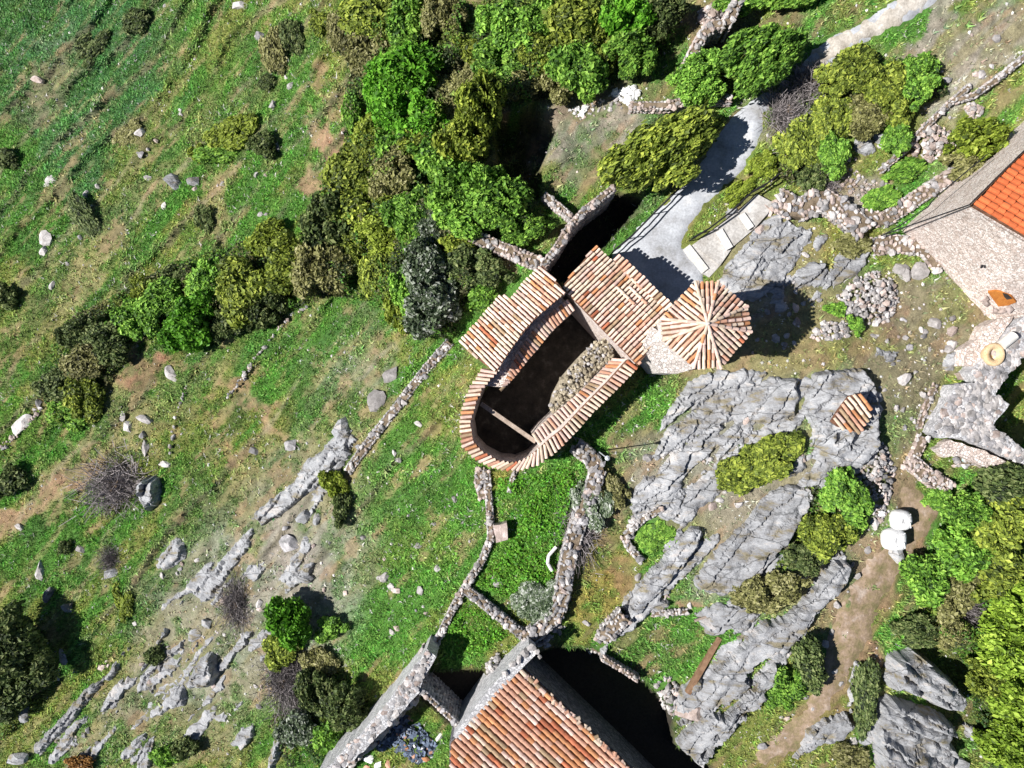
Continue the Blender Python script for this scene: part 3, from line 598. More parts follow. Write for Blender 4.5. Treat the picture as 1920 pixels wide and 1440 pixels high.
# ------------------------------------------------------------------ bedrock outcrops
OC = [
 ([(1350,556),(1372,520),(1398,470),(1430,425),(1462,400),(1452,455),(1425,500),(1400,545),(1368,572)], .25, 'grey limestone ridge beside the concrete stairs, just above the tower roof'),
 ([(1428,545),(1432,505),(1460,455),(1480,432),(1512,430),(1505,480),(1480,520),(1470,556)], .25, 'narrow smooth grey rock slab right of the stairs, between two grass strips'),
 ([(1545,475),(1580,470),(1620,455),(1640,470),(1615,510),(1570,540),(1540,560),(1520,540),(1480,545),(1500,500)], .3, 'broken grey rock left of the big white rubble heap'),
 ([(1290,712),(1345,690),(1395,684),(1410,712),(1370,742),(1320,756),(1268,790),(1225,822),(1243,780)], .3, 'grey rock shelf directly below the hexagonal tower'),
 ([(1395,735),(1445,702),(1490,706),(1500,740),(1492,782),(1440,800),(1404,790),(1378,760)], .4, 'rounded grey boulder slab between the tower and the tiled rock dome'),
 ([(1520,700),(1560,688),(1615,690),(1640,718),(1646,790),(1640,850),(1605,880),(1560,880),(1524,850),(1512,800),(1500,760)], .7, 'big domed grey rock that carries the small patch of roof tiles'),
 ([(1245,800),(1300,778),(1362,790),(1430,795),(1470,815),(1428,838),(1380,838),(1350,885),(1300,905),(1262,930),(1215,962),(1175,938),(1195,890),(1225,850)], .3, 'mottled grey bedrock with grassy joints left of the olive shrub'),
 ([(1515,880),(1560,850),(1612,856),(1590,900),(1550,930),(1510,912)], .35, 'flat bluish rock below the tiled dome, beside the stone strip'),
 ([(1296,1088),(1325,1045),(1372,985),(1420,930),(1462,908),(1515,905),(1532,930),(1490,990),(1452,1050),(1410,1100),(1360,1118),(1310,1108)], .5, 'large smooth pale slab of bedrock with two cross cracks in the lower right'),
 ([(1112,1218),(1135,1165),(1175,1120),(1205,1070),(1240,1035),(1288,985),(1322,985),(1312,1025),(1262,1085),(1232,1140),(1195,1172),(1148,1212),(1128,1236)], .55, 'long grey rock ridge between the ochre yard and the walled green bed'),
 ([(1262,1390),(1262,1290),(1300,1262),(1350,1210),(1405,1180),(1420,1165),(1470,1150),(1500,1122),(1530,1080),(1560,1045),(1596,1052),(1586,1092),(1540,1138),(1508,1185),(1476,1215),(1455,1265),(1440,1310),(1400,1350),(1360,1395),(1330,1422),(1300,1420)], .7, 'widest grey limestone terrace above the dark alley, bottom of the picture'),
 ([(1298,1150),(1340,1128),(1396,1125),(1430,1150),(1400,1185),(1350,1200),(1322,1190)], .25, 'low mottled rock at the head of the planted bed'),
 ([(1470,1428),(1488,1375),(1540,1345),(1590,1330),(1605,1352),(1582,1385),(1535,1400),(1500,1436)], .5, 'pale rounded rock beside the track at the bottom edge'),
 ([(1578,1330),(1590,1280),(1600,1235),(1614,1232),(1612,1290),(1604,1335),(1588,1345)], .4, 'thin upright sliver of grey rock between track and thicket'),
 ([(472,962),(520,925),(560,905),(585,860),(622,820),(640,795),(664,803),(656,845),(640,865),(600,900),(560,945),(520,975),(492,992)], .4, 'long bluish rock shelf at the foot of the left stone wall'),
 ([(262,1250),(300,1190),(330,1130),(352,1098),(368,1100),(330,1165),(300,1220),(270,1262)], .35, 'narrow rock rib in the middle of the lower left slope'),
 ([(60,1400),(112,1345),(150,1300),(195,1262),(205,1270),(160,1330),(110,1385),(75,1425)], .35, 'lowest narrow rock rib in the bottom left corner'),
 ([(345,1285),(368,1240),(392,1215),(410,1232),(412,1268),(400,1288),(362,1292)], .8, 'biggest pale angular boulder on the lower left slope', 'boulder'),
 ([(310,1318),(322,1290),(345,1282),(356,1310),(350,1325),(325,1330)], .5, 'bluish boulder touching the lower left side of the pale angular boulder', 'boulder'),
 ([(500,1440),(508,1400),(524,1362),(536,1356),(538,1385),(524,1425),(515,1450)], .5, 'long pale rock splinter at the bottom edge, left of the dark thicket', 'boulder'),
 ([(262,935),(264,905),(278,888),(300,892),(306,918),(300,945),(282,962)], 1.1, 'tall dark blue-grey boulder beside the mauve bare bush', 'boulder'),
 ([(290,1060),(312,1022),(330,1005),(350,1018),(352,1048),(330,1062),(305,1072)], .45, 'cracked pale rock with an angular ridge above the rock rib', 'boulder'),
 ([(1650,1262),(1662,1222),(1700,1210),(1730,1222),(1768,1258),(1802,1296),(1786,1312),(1778,1324),(1745,1318),(1708,1296),(1665,1290)], 1.6, 'huge split boulder in the bottom right thicket, upper half with mossy top', 'boulder'),
 ([(1632,1312),(1660,1298),(1710,1312),(1762,1332),(1785,1356),(1772,1378),(1790,1400),(1782,1445),(1640,1450),(1628,1380)], 1.1, 'huge layered grey boulder at the bottom edge, lower half of the split pair', 'boulder'),
 ([(1800,1348),(1822,1356),(1842,1386),(1836,1400),(1808,1380)], .6, 'small grey boulder right of the layered boulder, against the bright bushes', 'boulder'),
 ([(1600,262),(1618,248),(1640,262),(1645,285),(1622,296),(1600,284)], .4, 'lilac-grey rock in the olive scrub, left one of the pair', 'boulder'),
 ([(1636,250),(1655,244),(1670,258),(1664,275),(1648,280),(1636,268)], .5, 'cream coloured rock in the olive scrub, right one of the pair', 'boulder'),
 ([(1208,1100),(1235,1095),(1262,1110),(1258,1138),(1230,1155),(1205,1140)], .3, 'pinkish crumbling rock end beside the planted bed', 'rock'),
 ([(1355,395),(1372,380),(1388,392),(1380,412),(1360,420)], .1, 'low grey rock at the side of the stairs', 'rock'),
 ([(112,1388),(128,1362),(160,1330),(172,1338),(150,1368),(128,1395)], .3, 'short rock rib just right of the lowest narrow one'),
 ([(196,1268),(215,1240),(240,1210),(262,1200),(250,1235),(222,1262),(205,1280)], .35, 'rock rib between the two longer ribs of the lower left slope'),
 ([(420,1040),(455,1000),(480,985),(490,998),(462,1022),(435,1048)], .25, 'faint flat rock strip continuing the long shelf downhill'),
 ([(255,1440),(268,1390),(290,1350),(305,1345),(300,1390),(285,1445)], .3, 'pale rock rib at the bottom edge left of the dark shrubs'),
 ([(430,1395),(455,1360),(478,1352),(480,1380),(455,1412)], .3, 'low grey rock up-slope from the long pale splinter'),
 ([(1290,905),(1330,895),(1370,900),(1350,930),(1310,960),(1285,975),(1270,955)], .25, 'mottled grey rock between the walled green bed and the olive shrub'),
 ([(1470,840),(1510,850),(1515,880),(1480,900),(1460,880)], .25, 'small bluish rock right of the wide olive shrub'),
 ([(1640,640),(1690,650),(1700,690),(1660,690),(1630,668)], .12, 'barely raised pale rock in the grass below the big rubble heap'),
 ([(1755,648),(1800,650),(1790,700),(1750,690)], .15, 'low pale rock patch in the yard left of the ochre ring'),
]
outcrop([(1128,1236),(1165,1120),(1215,1060),(1165,1000),(1180,930),(1222,855),(1262,790),(1300,705),(1400,688),(1520,700),(1650,700),(1655,850),(1612,905),(1560,990),(1600,1050),(1560,1140),(1500,1210),(1450,1310),(1340,1425),(1265,1400),(1262,1300),(1350,1190),(1290,1140),(1210,1160)], .16,
        'low fissured limestone bedrock with turf in its joints, filling the slope right of the apse', 901, spacing=.13, step=.14, edge=.3, rag=.475, name='bedrock', cat='rock')
outcrop([(1330,560),(1360,490),(1400,420),(1470,380),(1500,420),(1620,450),(1640,500),(1540,570),(1480,600),(1420,570)], .14, 'low broken bedrock in the ochre grass between the stairs and the rubble heap', 902, spacing=.13, step=.12, edge=.3, rag=.44, name='bedrock', cat='rock')
outcrop([(40,1440),(160,1290),(300,1130),(480,950),(640,790),(680,820),(600,960),(600,1080),(520,1200),(470,1330),(330,1440)], .16, 'sparse bedrock ribs surfacing through the stony grass of the lower left slope', 903, spacing=.14, step=.2, edge=.3, rag=.52, name='bedrock', cat='rock')
MR2 = M_rock
for i, t in enumerate(OC):
    cat = t[3] if len(t) > 3 else 'rock'
    big = t[1] >= 1.0
    outcrop(t[0], t[1], t[2], 100 + i * 7, spacing=.09 if t[1] < .9 else .1, name='boulder' if cat == 'boulder' else 'rock_outcrop', cat=cat, step=.16 if not big else .35,
            rag=.24 if i in (0, 1, 5, 8, 9, 14, 15, 16, 13) else .29, edge=.28 if cat != 'boulder' else .38, crack=.10 if not big else .22, ang=48 if i not in (22, 23) else -35)

# ------------------------------------------------------------------ church
def strip_wall(outer, inner, zs, zb, name, mat, parent, L_=None):
    """wall between two pixel lines; zs = top level per point, zb bottom"""
    mb = MB(); O = [Wp(p[0], p[1], z) for p, z in zip(outer, zs)]; I = [Wp(p[0], p[1], z) for p, z in zip(inner, zs)]
    for i in range(len(O) - 1):
        q = [O[i], I[i], I[i + 1], O[i + 1]]
        a = (q[1] - q[0]).cross(q[2] - q[0]).z
        if a < 0: q = q[::-1]
        mb.prism([tuple(v) for v in q], [(v.x, v.y, zb) for v in q])
    return mb.build(name, mat, parent)
def plane3(a, b, c):
    A, B_, C_ = Wp(*a), Wp(*b), Wp(*c); n = (B_ - A).cross(C_ - A).normalized()
    return (A, n if n.z > 0 else -n)
def on_plane(pl, px, py):
    C_ = Vector((0, 0, H)); d = Wp(px, py, 0) - C_; t = (pl[0] - C_).dot(pl[1]) / d.dot(pl[1]); return C_ + d * t
def tile_base(r0, r1, ln, n=5, th=.02):
    V = []; F = []
    for k, (y, r_) in enumerate(((-ln / 2, r0), (ln / 2, r1))):
        for i in range(n + 1):
            t = math.pi * i / n; V.append((r_ * math.cos(t), y, r_ * .8 * math.sin(t) + (.05 if k == 0 else 0)))
    for i in range(n + 1):
        t = math.pi * i / n; V.append(((r0 - th) * math.cos(t), -ln / 2, (r0 - th) * .8 * math.sin(t) + .05))
    for i in range(n): F.append((i, n + 1 + i, n + 2 + i, i + 1)[::-1])
    for i in range(n): F.append((i, i + 1, 2 * (n + 1) + i + 1, 2 * (n + 1) + i)[::-1])
    return V, F
TB = [tile_base(.086, .070, .50)]
TW = dict(church=(46, 28, 14, 6, 2, 4), house=(6, 18, 44, 20, 6, 6), red=(1,), ledge=(10, 34, 34, 10, 2, 3), tower=(40, 28, 17, 9, 2, 3))
def tile_roof(pc, poly_px, pl, dirpx, pitch, wts, deck_parent, seed=1, tl=.40, lift=.02, bw=None, deck_th=.14, pans=True, deck_name='roof_deck', lw=.94, zfloor=None):
    """dirpx: two pixels giving the downhill direction of the tile columns"""
    r = random.Random(seed); n = pl[1]
    P = [on_plane(pl, *p) for p in poly_px]
    a, b_ = on_plane(pl, *dirpx[0]), on_plane(pl, *dirpx[1]); ev = (b_ - a).normalized(); eu = ev.cross(n).normalized(); O = P[0]
    Q = [((p - O).dot(eu), (p - O).dot(ev)) for p in P]
    # deck
    mb = MB(); top = [p - n * .01 for p in P]
    area = sum(Q[i][0] * Q[(i + 1) % len(Q)][1] - Q[(i + 1) % len(Q)][0] * Q[i][1] for i in range(len(Q)))
    nn = (top[1] - top[0]).cross(top[2] - top[1])
    ar = sum(((top[i].x) * top[(i + 1) % len(top)].y - top[(i + 1) % len(top)].x * top[i].y) for i in range(len(top)))
    if ar < 0: top = top[::-1]
    mb.prism([tuple(v) for v in top], [(v.x, v.y, v.z - deck_th) for v in top])
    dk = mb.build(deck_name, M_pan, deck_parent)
    us = [q[0] for q in Q]; u = min(us) + pitch * .5; cols = []
    while u < max(us):
        xs = []
        for i in range(len(Q)):
            (u0, v0), (u1, v1) = Q[i], Q[(i + 1) % len(Q)]
            if (u0 > u) != (u1 > u): xs.append(v0 + (u - u0) / (u1 - u0) * (v1 - v0))
        xs.sort()
        for k in range(0, len(xs) - 1, 2):
            if xs[k + 1] - xs[k] > .12: cols.append((u, xs[k], xs[k + 1]))
        u += pitch
    R = Matrix((( -eu.x, -ev.x, n.x), (-eu.y, -ev.y, n.y), (-eu.z, -ev.z, n.z))).to_4x4()
    # local y points uphill (-ev); wide end (-y) faces downhill
    k = pitch / .21
    for u, v0, v1 in cols:
        m_ = max(1, round((v1 - v0) / tl)); s = (v1 - v0) / m_; cm = pick(r, wts)
        du = r.uniform(-.01, .01)
        for j in range(m_):
            vc = v0 + (j + .5) * s
            p = O + eu * (u + du + r.uniform(-.008, .008)) + ev * (vc + r.uniform(-.04, .04)) + n * (lift + r.uniform(0, .025))
            M = Matrix.Translation(p) @ R @ Matrix.Rotation(r.uniform(-.05, .05), 4, 'Z') @ Matrix.Diagonal((k * lw * r.uniform(.95, 1.05), s / .5 * 1.10, k, 1))
            if r.random() < .55: cm = pick(r, wts)
            pc.add(M, 0, cm, 1 + r.random() * .01)
    return dk, cols
church = empty('ruined_church', G(1000, 700), 'roofless stone church with rounded apse and cream barrel-tiled wall tops, centre of the picture', 'church')
ring_o = [(905,690),(880,730),(869,760),(863,793),(866,836),(886,856),(914,873),(946,882),(976,881),(1007,872),(1040,849),(1066,824),(1110,774),(1157,728),(1197,687)]
ring_i = [(935,697),(906,727),(893,756),(882,793),(888,827),(907,848),(937,864),(967,867),(990,858),(1010,840),(1027,824),(1052,805),(1092,762),(1138,716),(1176,674)]
rz = [3.3, 3.25, 3.2, 3.15, 3.1, 3.1, 3.1, 3.1, 3.1, 3.1, 3.15, 3.2, 3.3, 3.4, 3.5]
def shift(P, Q, f): return [(p[0] + (q[0] - p[0]) * f, p[1] + (q[1] - p[1]) * f) for p, q in zip(P, Q)]
strip_wall(shift(ring_o, ring_i, .12), shift(ring_o, ring_i, .98), [z - .14 for z in rz], -1.6, 'apse_wall', M_mason, church)
# nave wall under the aisle roof and the thick inner ledges
aisle_in = [(935,697),(948,671),(966,645),(981,624),(1003,598),(1033,572),(1062,549)]
aisle_out = [(925,683),(938,663),(955,638),(969,614),(991,589),(1021,563),(1052,541)]
strip_wall(aisle_out, aisle_in, [3.3, 3.3, 3.35, 3.4, 3.4, 3.45, 3.5], -1.6, 'north_wall', M_mason, church)
led_o = [(937,738),(955,698),(972,662),(990,634),(1012,608),(1040,584),(1066,562)]
led_i = [(944,726),(963,708),(985,680),(1010,652),(1030,626),(1052,603),(1078,580)]
ledb = [(p[0] - 24, p[1] - 14) for p in led_o]
strip_wall(ledb, led_i, [2.80] * 7, -1.6, 'inner_ledge', M_mason, church)
rl_o = [(1013,840),(1030,822),(1054,803),(1094,760),(1140,714),(1178,672)]
rl_i = [(998,816),(1014,798),(1035,780),(1078,744),(1115,708),(1150,672)]
strip_wall(rl_o, rl_i, [2.75] * 6, -1.6, 'south_wall', M_mason, church)
# roofs
pcc = None

pcc = Pieces('tile', church, TB, TILES, 300)
wallA = MB()
aisle = [(941,553),(960,561),(981,533),(1017,497),(1061,549),(1033,572),(1003,598),(981,624),(966,645),(948,671),(931,697),(909,684),(862,643)]
plA = plane3((941,553,2.1),(862,643,2.1),(980,624,3.75))
tile_roof(pcc, aisle, plA, ((1000,600),(925,534)), .205, TW['church'], church, 11)
# aisle outer walls
def roof_walls(poly, pl, zb, name, mat, parent, inset=.12, th=.16):
    P = [on_plane(pl, *p) for p in poly]; c = sum(P, Vector()) / len(P)
    ar = sum(P[i].x * P[(i + 1) % len(P)].y - P[(i + 1) % len(P)].x * P[i].y for i in range(len(P)))
    if ar < 0: P = P[::-1]
    top = [(v.x + (c.x - v.x) * inset * .3, v.y + (c.y - v.y) * inset * .3, v.z - th) for v in P]
    mb = MB(); mb.prism(top, [(x, y, zb) for x, y, z in top]); return mb.build(name, mat, parent)
roof_walls(aisle, plA, -1.6, 'aisle_wall', M_mason, church)
nave = [(1116,461),(1153,497),(1214,553),(1248,585),(1238,622),(1214,661),(1196,685),(1132,620),(1075,561),(1054,537)]
plN = plane3((1116,461,2.7),(1248,585,3.6),(1132,620,3.9))
tile_roof(pcc, nave, plN, ((1090,600),(1166,528)), .205, TW['church'], church, 12)
roof_walls(nave, plN, -1.6, 'chancel_wall', M_mason, church)
# gable coping beyond the nave roof and the little transverse tiles around the roof hatch
plG = plane3((1158,480,3.0),(1256,572,3.7),(1150,492,3.05))
gab = [(1157,478),(1172,488),(1258,570),(1262,578),(1248,582),(1150,491)]
tile_roof(pcc, gab, plG, ((1200,540),(1215,526)), .24, TW['church'], church, 13, tl=.5)
roof_walls(gab, plG, -.6, 'gable_wall', M_mason, church, .05)
n_ = plN[1]
for (c, d_) in (((1165,522),(1.0,-1.0)),((1172,556),(-1,-1.0)),((1195,555),(-1,-1.0)),((1186,527),(-1,-1))):
    p = on_plane(plN, *c); q = on_plane(plN, c[0] + d_[0] * 10, c[1] + d_[1] * 10)
    ev = (q - p).normalized(); eu = ev.cross(n_).normalized()
    R = Matrix(((eu.x, ev.x, n_.x), (eu.y, ev.y, n_.y), (eu.z, ev.z, n_.z))).to_4x4()
    for j in range(-1, 2): pcc.add(Matrix.Translation(p + ev * j * .38 + n_ * .10) @ R, 0, random.choice((0, 1, 2)), 2)
# ring coping: one tile across the wall at every step
def coping(pc, O, I, Z, pitch, wts, seed, drop=.10, over=.05, lw=1.0, skip=.0):
    r = random.Random(seed)
    A = [Wp(p[0], p[1], z) for p, z in zip(O, Z)]; B_ = [Wp(p[0], p[1], z) for p, z in zip(I, Z)]
    Ls = [0]
    for i in range(len(A) - 1): Ls.append(Ls[-1] + ((A[i + 1] + B_[i + 1]) / 2 - (A[i] + B_[i]) / 2).length)
    n = int(Ls[-1] / pitch)
    for k in range(n):
        if r.random() < skip: continue
        s = (k + .5) * Ls[-1] / n; i = max(j for j in range(len(Ls) - 1) if Ls[j] <= s); f = (s - Ls[i]) / (Ls[i + 1] - Ls[i])
        a = A[i].lerp(A[i + 1], f); b_ = B_[i].lerp(B_[i + 1], f); a = a.copy(); a.z -= drop; b_ = b_.copy(); b_.z += drop * .3
        ev = (b_ - a); ln = ev.length + over; ev.normalize(); up = Vector((0, 0, 1)); eu = ev.cross(up).normalized(); nn = eu.cross(ev).normalized()
        R = Matrix(((eu.x, ev.x, nn.x), (eu.y, ev.y, nn.y), (eu.z, ev.z, nn.z))).to_4x4()
        M = Matrix.Translation((a + b_) / 2 + nn * .015) @ R @ Matrix.Rotation(r.uniform(-.07, .07), 4, 'Z') @ Matrix.Diagonal((lw, ln / .5 * r.uniform(.92, 1.05), 1, 1))
        pc.add(M, 0, pick(r, wts), 3)
coping(pcc, ring_o, shift(ring_o, ring_i, .95), rz, .235, TW['church'], 21)
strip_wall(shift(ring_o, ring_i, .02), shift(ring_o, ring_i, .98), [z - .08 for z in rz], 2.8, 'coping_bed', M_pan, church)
coping(pcc, [(p[0] - 1, p[1] - 1) for p in led_o], led_i, [2.86] * 7, .21, TW['ledge'], 22, drop=-.05)
coping(pcc, rl_i, shift(rl_i, rl_o, .80), [2.80] * 6, .215, TW['ledge'], 23, drop=.06)
strip_wall(shift(rl_i, rl_o, .80), shift(rl_i, rl_o, 1.0), [2.95] * 6, 2.5, 'mortar_band', M_plaster, church)
pcc.finish('tile_rows')
# south-east corner tiles, broken vault of beige stones
vault = [(1117,640),(1138,632),(1150,650),(1148,674),(1112,704),(1080,740),(1036,776),(1030,762),(1036,738),(1052,708),(1072,684),(1092,662)]
mb = MB(); P = [Wp(x, y, 2.1) for x, y in vault]
ar = sum(P[i].x * P[(i + 1) % len(P)].y - P[(i + 1) % len(P)].x * P[i].y for i in range(len(P)))
if ar < 0: P = P[::-1]
mb.prism([tuple(v) for v in P], [(v.x, v.y, 1.5) for v in P]); vo = mb.build('broken_vault', speckle_mat('beige_vault_mortar', [(.3, (.24, .20, .14)), (.7, (.50, .44, .34))], 4, 16, .8, .04, obj_rand=False), church)
pv = Pieces('stone', vo, SB, [speckle_mat('beige_vault_stone', [(.3, (.26, .22, .15)), (.7, (.48, .42, .32))], 3, 14, .6, .03, (.6, 1.2)), M_stone], 300); r = random.Random(5)
for k in range(900):
    x, y = r.uniform(1030, 1150), r.uniform(632, 776); d = float(poly_sd(np.array([float(x)]), np.array([float(y)]), vault)[0])
    if d < 1: continue
    s = .19 * r.uniform(.6, 1.3); pv.add(stone_M(Wp(x, y, 2.1 + .12 * r.random() + d * .012), s * 1.2, s, s * .8, r.uniform(0, 6), r, .4), r.randrange(8), 0 if r.random() < .8 else 1, s)
pv.finish()
mb = MB(); a, b_ = Wp(902, 757, 2.0), Wp(1004, 828, 2.0); d = (b_ - a); ang = math.atan2(d.y, d.x)
mb.box((a + b_) / 2, d.length, .22, .3, ang); mb.build('tie_beam', M_wood, church)
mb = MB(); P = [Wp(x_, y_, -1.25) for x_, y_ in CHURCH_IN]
mb.prism([tuple(v) for v in P][::-1], [(v.x, v.y, -1.6) for v in P][::-1]); mb.build('earth_floor', speckle_mat('dark_brown_earth', [(.3, (.04, .035, .03)), (.55, (.09, .08, .065)), (.7, (.20, .18, .15))], 2, 12, .8, .06, obj_rand=False), church)  # floor earth in mottled dark brown tones
KEEP_CLEAR += [CHURCH_IN, [(862,643),(941,553),(1017,497),(1061,549),(1116,461),(1260,575),(1245,690),(1200,690),(1060,830),(960,885),(880,850),(862,790),(905,690)]]

# ------------------------------------------------------------------ tower
tower = empty('bell_tower', G(1257, 640), 'eight-sided whitish stone tower with radiating cream-tiled pointed roof, joined to the church', 'tower')
TZ = 6.3
tv = [(1303,531),(1345,531),(1398,576),(1405,622),(1350,688),(1300,688),(1244,638),(1241,598)]
apex = (1326, 607, 7.25); Ap = Wp(*apex)
body = [Wp(x, y, TZ) for x, y in tv][::-1]; c0 = sum(body, Vector()) / 8
bt = [c0 + (v - c0) * .86 for v in body]
mb = MB(); mb.prism([(v.x, v.y, TZ - .12) for v in bt], [(v.x + (v.x - c0.x) * .03, v.y + (v.y - c0.y) * .03, -.6) for v in bt]); mb.build('tower_wall', M_masonw, tower)
mb = MB(); e1 = [c0 + (v - c0) * .94 for v in body]; mb.prism([(v.x, v.y, TZ - .03) for v in e1], [(v.x, v.y, TZ - .2) for v in e1]); mb.build('cornice', M_plaster, tower)
pt = Pieces('tile', tower, TB, TILES, 300)
roofb = tower
for i in range(8):
    a, b_ = tv[i], tv[(i + 1) % 8]; mid = ((a[0] + b_[0]) / 2, (a[1] + b_[1]) / 2)
    pl = plane3((a[0], a[1], TZ + .05), (b_[0], b_[1], TZ + .05), apex)
    tile_roof(pt, [a, b_, (apex[0], apex[1])], pl, ((apex[0], apex[1]), mid), .215, TW['tower'], roofb, 60 + i, tl=.42, deck_name='roof_slope')
    # hip row
    A_ = Wp(a[0], a[1], TZ + .05); ev = (Ap - A_).normalized(); nn = Vector((0, 0, 1)); eu = ev.cross(nn).normalized(); nn = eu.cross(ev)
    R = Matrix(((eu.x, ev.x, nn.x), (eu.y, ev.y, nn.y), (eu.z, ev.z, nn.z))).to_4x4(); Ln = (Ap - A_).length; m_ = round(Ln / .4)
    for j in range(m_): pt.add(Matrix.Translation(A_.lerp(Ap, (j + .5) / m_) + nn * .07) @ R @ Matrix.Diagonal((.95, .95, 1, 1)), 0, pick(random, (40, 30, 12, 5, 1, 1)), 5)
pt.finish('tile_rows')
mb = MB(); mb.tube(Ap + Vector((0, 0, 0)), Ap + Vector((0, 0, .22)), .14, .05, 8); mb.build('roof_finial', M_plaster, tower)
# low whitish buttress at the foot of the tower
bt2 = [Wp(x, y, z) for x, y, z in ((1203,652,4.2),(1222,612,4.2),(1262,640,4.2),(1312,684,4.2),(1300,692,4.2),(1268,701,4.2),(1240,699,4.2))][::-1]
mb = MB(); mb.prism([tuple(v) for v in bt2], [(v.x, v.y, -.4) for v in bt2]); mb.build('buttress', M_masonw, tower)
M_masond = masonry_mat('shade_dark_masonry', [(0, (.10, .10, .11)), (.5, (.20, .20, .22)), (1, (.32, .31, .32))], 6, (.06, .06, .06))  # masonry darkened to stand for the shade on the lower house wall

# ------------------------------------------------------------------ lower house (bottom edge)
def house_roof_z(): pass
bh = empty('stone_house', G(1000, 1400), 'house with rows of salmon barrel tiles and shaded stone wall at the bottom edge', 'house')
rp = [(968,1252),(985,1258),(1190,1448),(1330,1580),(1080,1790),(905,1620),(845,1470),(845,1396)]
plB = plane3((968,1252,1.9),(845,1400,1.9),(1190,1448,1.3))
ph = Pieces('tile', bh, [tile_base(.094, .080, .50)], TILES, 300)
tile_roof(ph, rp, plB, ((960,1260),(1150,1436)), .29, TW['house'], bh, 31, tl=.46, lw=1.0)
R_ = [on_plane(plB, *p) for p in rp]
# verge of broken tile ends along the right edge
r = random.Random(9); a, b_ = on_plane(plB, 985, 1262), on_plane(plB, 1190, 1450); ev = (b_ - a).normalized()
for k in range(44):
    p = a.lerp(b_, (k + r.random()) / 44) + Vector((r.uniform(-.08, .12), r.uniform(-.1, .08), r.uniform(-.02, .08)))
    ph.add(Matrix.Translation(p) @ rotm(0, 0, r.uniform(-.7, .7) + ang_ if False else math.atan2(ev.y, ev.x) + r.uniform(-.5, .5)) @ Matrix.Diagonal((1.2, .5, 1, 1)), 0, pick(r, (20, 34, 30, 8, 2, 6)), 0.5)
ph.finish('tile_rows')
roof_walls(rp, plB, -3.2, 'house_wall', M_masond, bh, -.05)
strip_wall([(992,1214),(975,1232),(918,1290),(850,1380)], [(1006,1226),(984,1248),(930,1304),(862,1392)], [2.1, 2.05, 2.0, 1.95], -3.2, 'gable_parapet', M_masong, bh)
for k, (x, y, s) in enumerate(((998,1214,.5),(985,1226,.55),(972,1236,.5),(1006,1222,.4),(960,1246,.45),(1012,1232,.3),(948,1262,.4))):
    me = py_mesh('coping_stone', *SB[k % 8], M_stone); o = link_mesh('coping_stone', me, bh); o.matrix_basis = Matrix.Translation(Wp(x, y, 2.15) - bh.location) @ rotm(0, .2, k) @ Matrix.Diagonal((s, s * .8, s * .6, 1))

# ------------------------------------------------------------------ right house
rh = empty('village_house', G(1800, 420), 'pinkish stone house with bright orange corrugated-looking tile roof, cut by the right edge', 'house')
ZR = 6.5
rr = [(1822,385),(1935,270),(2120,360),(2010,495)]
plR = plane3((1822,385,ZR),(1935,270,ZR),(2010,500,ZR - .9))
pr = Pieces('tile', rh, [tile_base(.105, .095, .50)], [T_red], 300)
tile_roof(pr, rr, plR, ((1822,385),(1970,475)), .285, (1,), rh, 41, tl=.44); pr.finish('tile_rows')
def quad_wall(tops, bots, name, mat, parent):
    mb = MB()
    for i in range(len(tops) - 1):
        a, b_, c_, d_ = tops[i], tops[i + 1], bots[i + 1], bots[i]; n = 6
        for k in range(n):
            mb.add([a.lerp(d_, k / n), b_.lerp(c_, k / n), b_.lerp(c_, (k + 1) / n), a.lerp(d_, (k + 1) / n)], [(0, 1, 2, 3)])
    return mb.build(name, mat, parent)
tops = [Wp(1990,215,ZR-.15), Wp(1930,276,ZR-.15), Wp(1818,387,ZR-.15), Wp(1850,412,ZR-.4), Wp(1915,450,ZR-.5), Wp(2010,505,ZR-1)]
bots = [Wp(1975,150,.6), Wp(1905,225,.6), Wp(1690,432,.9), Wp(1742,485,.9), Wp(1862,612,.9), Wp(2010,650,.9)]
quad_wall(tops, bots, 'outer_wall', M_mason, rh)
mb = MB(); pts = [Wp(1818,387,ZR-.15), Wp(2005,505,ZR-1.05), Wp(2120,365,ZR-.6), Wp(1932,274,ZR-.15)]
mb.prism([tuple(v) for v in pts], [(v.x, v.y, .2) for v in pts]); mb.build('inner_wall', M_mason, rh)
# arched doorway on the battered wall
def on_wall(px, py, off=.0):
    a, b_, c_ = tops[3], tops[4], bots[4]; n = (b_ - a).cross(c_ - a).normalized(); n = -n if n.z < 0 else n
    C_ = Vector((0, 0, H)); d = Wp(px, py, 0) - C_; t = (a + n * off - C_).dot(n) / d.dot(n); return C_ + d * t
arch = [(1852,548),(1866,546),(1882,549),(1896,556),(1905,567),(1890,573),(1872,575)]
mb = MB(); P = [on_wall(x, y, .06) for x, y in arch]; n3 = (P[1] - P[0]).cross(P[3] - P[0]); P = P if n3.z > 0 else P[::-1]
nn = (P[1] - P[0]).cross(P[3] - P[0]).normalized(); mb.prism([tuple(v) for v in P], [tuple(v - nn * .12) for v in P]); dr = mb.build('arched_door', M_door, rh)
mb = MB(); P = [on_wall(x, y, .10) for x, y in ((1880,550),(1889,553),(1898,560),(1888,562),(1883,557))]; n3 = (P[1] - P[0]).cross(P[3] - P[0]); P = P if n3.z > 0 else P[::-1]
mb.prism([tuple(v) for v in P], [tuple(v - nn * .05) for v in P]); mb.build('door_opening', M_dark, dr)  # flat dark plate painted as the unlit opening
